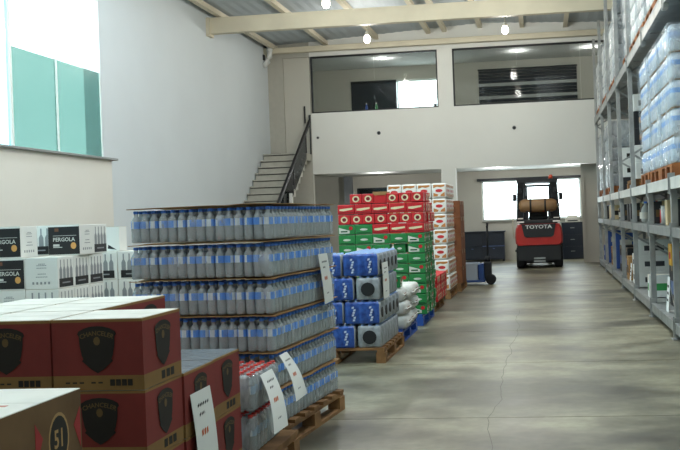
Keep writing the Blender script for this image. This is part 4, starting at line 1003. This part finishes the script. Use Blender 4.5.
# goods on the two lower levels
def jug(name, m, capm_, s=1):
    t = thing(name, 'x', 'bottle'); pt('body', MB().lathe([(.06 * s, 0), (.068 * s, .012), (.068 * s, .17 * s), (.055 * s, .22 * s), (.022 * s, .265 * s), (.022 * s, .29 * s)], 14), m, t)
    pt('cap', MB().lathe([(.026 * s, .285 * s), (.026 * s, .315 * s)], 12), capm_, t); pt('label', MB().lathe([(.0695 * s, .05 * s), (.0695 * s, .15 * s)], 14, cap=False), cardw if m != cardw else bluelab, t); return Proto(t)
def tin(name, m, lidm, r=.07, h=.2):
    t = thing(name, 'x', 'tin'); pt('body', MB().lathe([(r, 0.004), (r, h - .01)], 16, smooth=True), m, t); pt('lid', MB().lathe([(r + .003, h - .012), (r + .003, h), (r - .01, h)], 16), lidm, t); pt('base_rim', MB().lathe([(r + .003, 0), (r + .003, .01)], 16), lidm, t); return Proto(t)
def mp(n, h, **k): return mat(n, h, .5, **k)
B_PROT = [('dark brown bottle', jug('brown_bottle', mp('brown_glass', '3a2417'), goldw)), ('clear pale bottle', jug('pale_bottle', mp('pale_plastic', 'b9bdb9'), bluecap)), ('blue bottle', jug('blue_jug', mp('blue_jug', '3c66b0'), cardw)),
          ('orange bottle', jug('orange_bottle', mp('orange_juice', 'cf8a3c'), cardw)), ('black bottle', jug('black_bottle', mp('black_glass', '17181a'), canred)), ('red tin', tin('red_tin', canred, galv)), ('beige carton', plain_carton('beige_carton', mp('beige_card', 'cbb48a'), .2, .3, .3)),
          ('dark carton', plain_carton('dark_carton', mp('dark_card', '2b2a2b'), .24, .35, .3, pm=goldp)), ('white tin', tin('white_tin', whitec, galv, .08, .24))]
YB = 8.2; n_ = 0
seq = random.Random(3)
while YB < 23.6 and n_ < 46:
    nm, P = B_PROT[seq.choice([0, 1, 1, 2, 3, 4, 5, 6, 7, 7, 8])]
    hw = .13 if 'carton' in nm else .08
    near = min(abs(YB + hw - p) for p in POSTS)
    if near > hw + .05:
        P.put((1.56 + seq.uniform(-.04, .05), YB + hw, T[1]), seq.uniform(-.2, .2) if 'carton' not in nm else PI / 2, '%s on the narrow second rack shelf, %s item from the near end' % (nm, ORD[n_]), 'small goods on the second rack shelf'); n_ += 1
        YB += 2 * hw + seq.choice([.05, .1, .22])
    else: YB += .06
bcart = plain_carton('blue_carton', mp('blue_card', '33549c'), .4, .34, .36, pm=cardw); kcart = plain_carton('kraft_box', card, .38, .4, .4); wcart = plain_carton('white_box', whitec, .5, .42, .24, pm=mat('box_band_print', '3a3c40', .6))
ycart = plain_carton('yellow_box', mp('yellow_card', 'd9a02c'), .3, .26, .26, pm=kred); gcart = plain_carton('green_white_box', whitec, .3, .2, .3, pm=mp('green_band', '3d9a52')); dcart = plain_carton('dark_box', mp('dark_card2', '202226'), .45, .5, .5, pm=navyl); rcart = plain_carton('orange_red_box', mp('orange_card', 'c9543a'), .3, .3, .32, pm=goldw)
A = [(8.6, 'o', 0, 1.6), (9.2, 'g', 0, 1.6), (10.45, 'o', 0, 1.52), (10.9, 'w', 0, 1.7), (10.9, 'w', 1, 1.7), (11.75, 'd', 0, 1.72), (13.1, 'g', 0, 1.5), (13.1, 'g', 0, 1.83), (14.98, 'w', 0, 1.63), (14.98, 'w', 1, 1.63), (14.98, 'w', 2, 1.63), (15.5, 'w', 0, 1.63), (15.5, 'w', 1, 1.63),
     (16.4, 'k', 0, 1.55), (17.4, 'd', 0, 1.65), (18.0, 'k', 0, 1.6), (18.7, 'd', 0, 1.65), (19.7, 'b', 0, 1.6), (19.7, 'b', 1, 1.6), (20.4, 'd', 0, 1.65), (21.0, 'k', 0, 1.6), (22.0, 'b', 0, 1.58), (22.0, 'b', 1, 1.58), (22.6, 'b', 0, 1.58), (22.6, 'b', 1, 1.58), (23.2, 'b', 0, 1.58)]
PR = {'o': ('orange-red box', rcart, .32), 'g': ('white box with green print', gcart, .3), 'w': ('wide white box with dark band', wcart, .24), 'y': ('yellow box', ycart, .26), 'd': ('dark box', dcart, .5), 'k': ('kraft box', kcart, .4), 'b': ('blue carton', bcart, .36)}
for n_, (y, k, lv, x) in enumerate(A):
    nm, P, h = PR[k]; zz = T[0] + lv * h + .001
    P.put((x, y, zz), 0, '%s on the bottom rack shelf, %s from the near end' % (nm, ORD[n_]), 'boxes on the bottom rack shelf')
ycart.put((1.62, 11.7, T[0] + .502), 0, 'yellow box on top of a dark box, bottom rack shelf', 'boxes on the bottom rack shelf')
def shelf_sign(label, y, z, h, wdt, accent=None):
    t = thing('shelf_sign', label, 'sign', (1.36, y, z)); pt('sheet', MB().bar((0, 0, 0), (.03, 0, h), .002, wdt), paper, t)
    pt('stand', MB().box(0, .09, -wdt / 2, wdt / 2, 0, .002).bar((.09, 0, 0), (.03, 0, h * .9), .002, wdt * .3), paper, t)
    mb = MB()
    for k in range(3): zz = h * (.3 + .2 * k); x = .03 * zz / h - .004; mb.box(x, x + .002, -wdt * .3, wdt * .3, zz, zz + h * .07)
    pt('print', mb, accent or ink, t)
shelf_sign('white price card leaning at the front of the bottom rack shelf', 11.2, T[0], .4, .2)
shelf_sign('white card with yellow print at the near end of the bottom shelf', 9.7, T[0], .4, .22, mat('yellow_print', 'd9a53c', .6))
shelf_sign('white price card at the front of the bottom shelf, by the kraft box', 16.02, T[0], .3, .2)
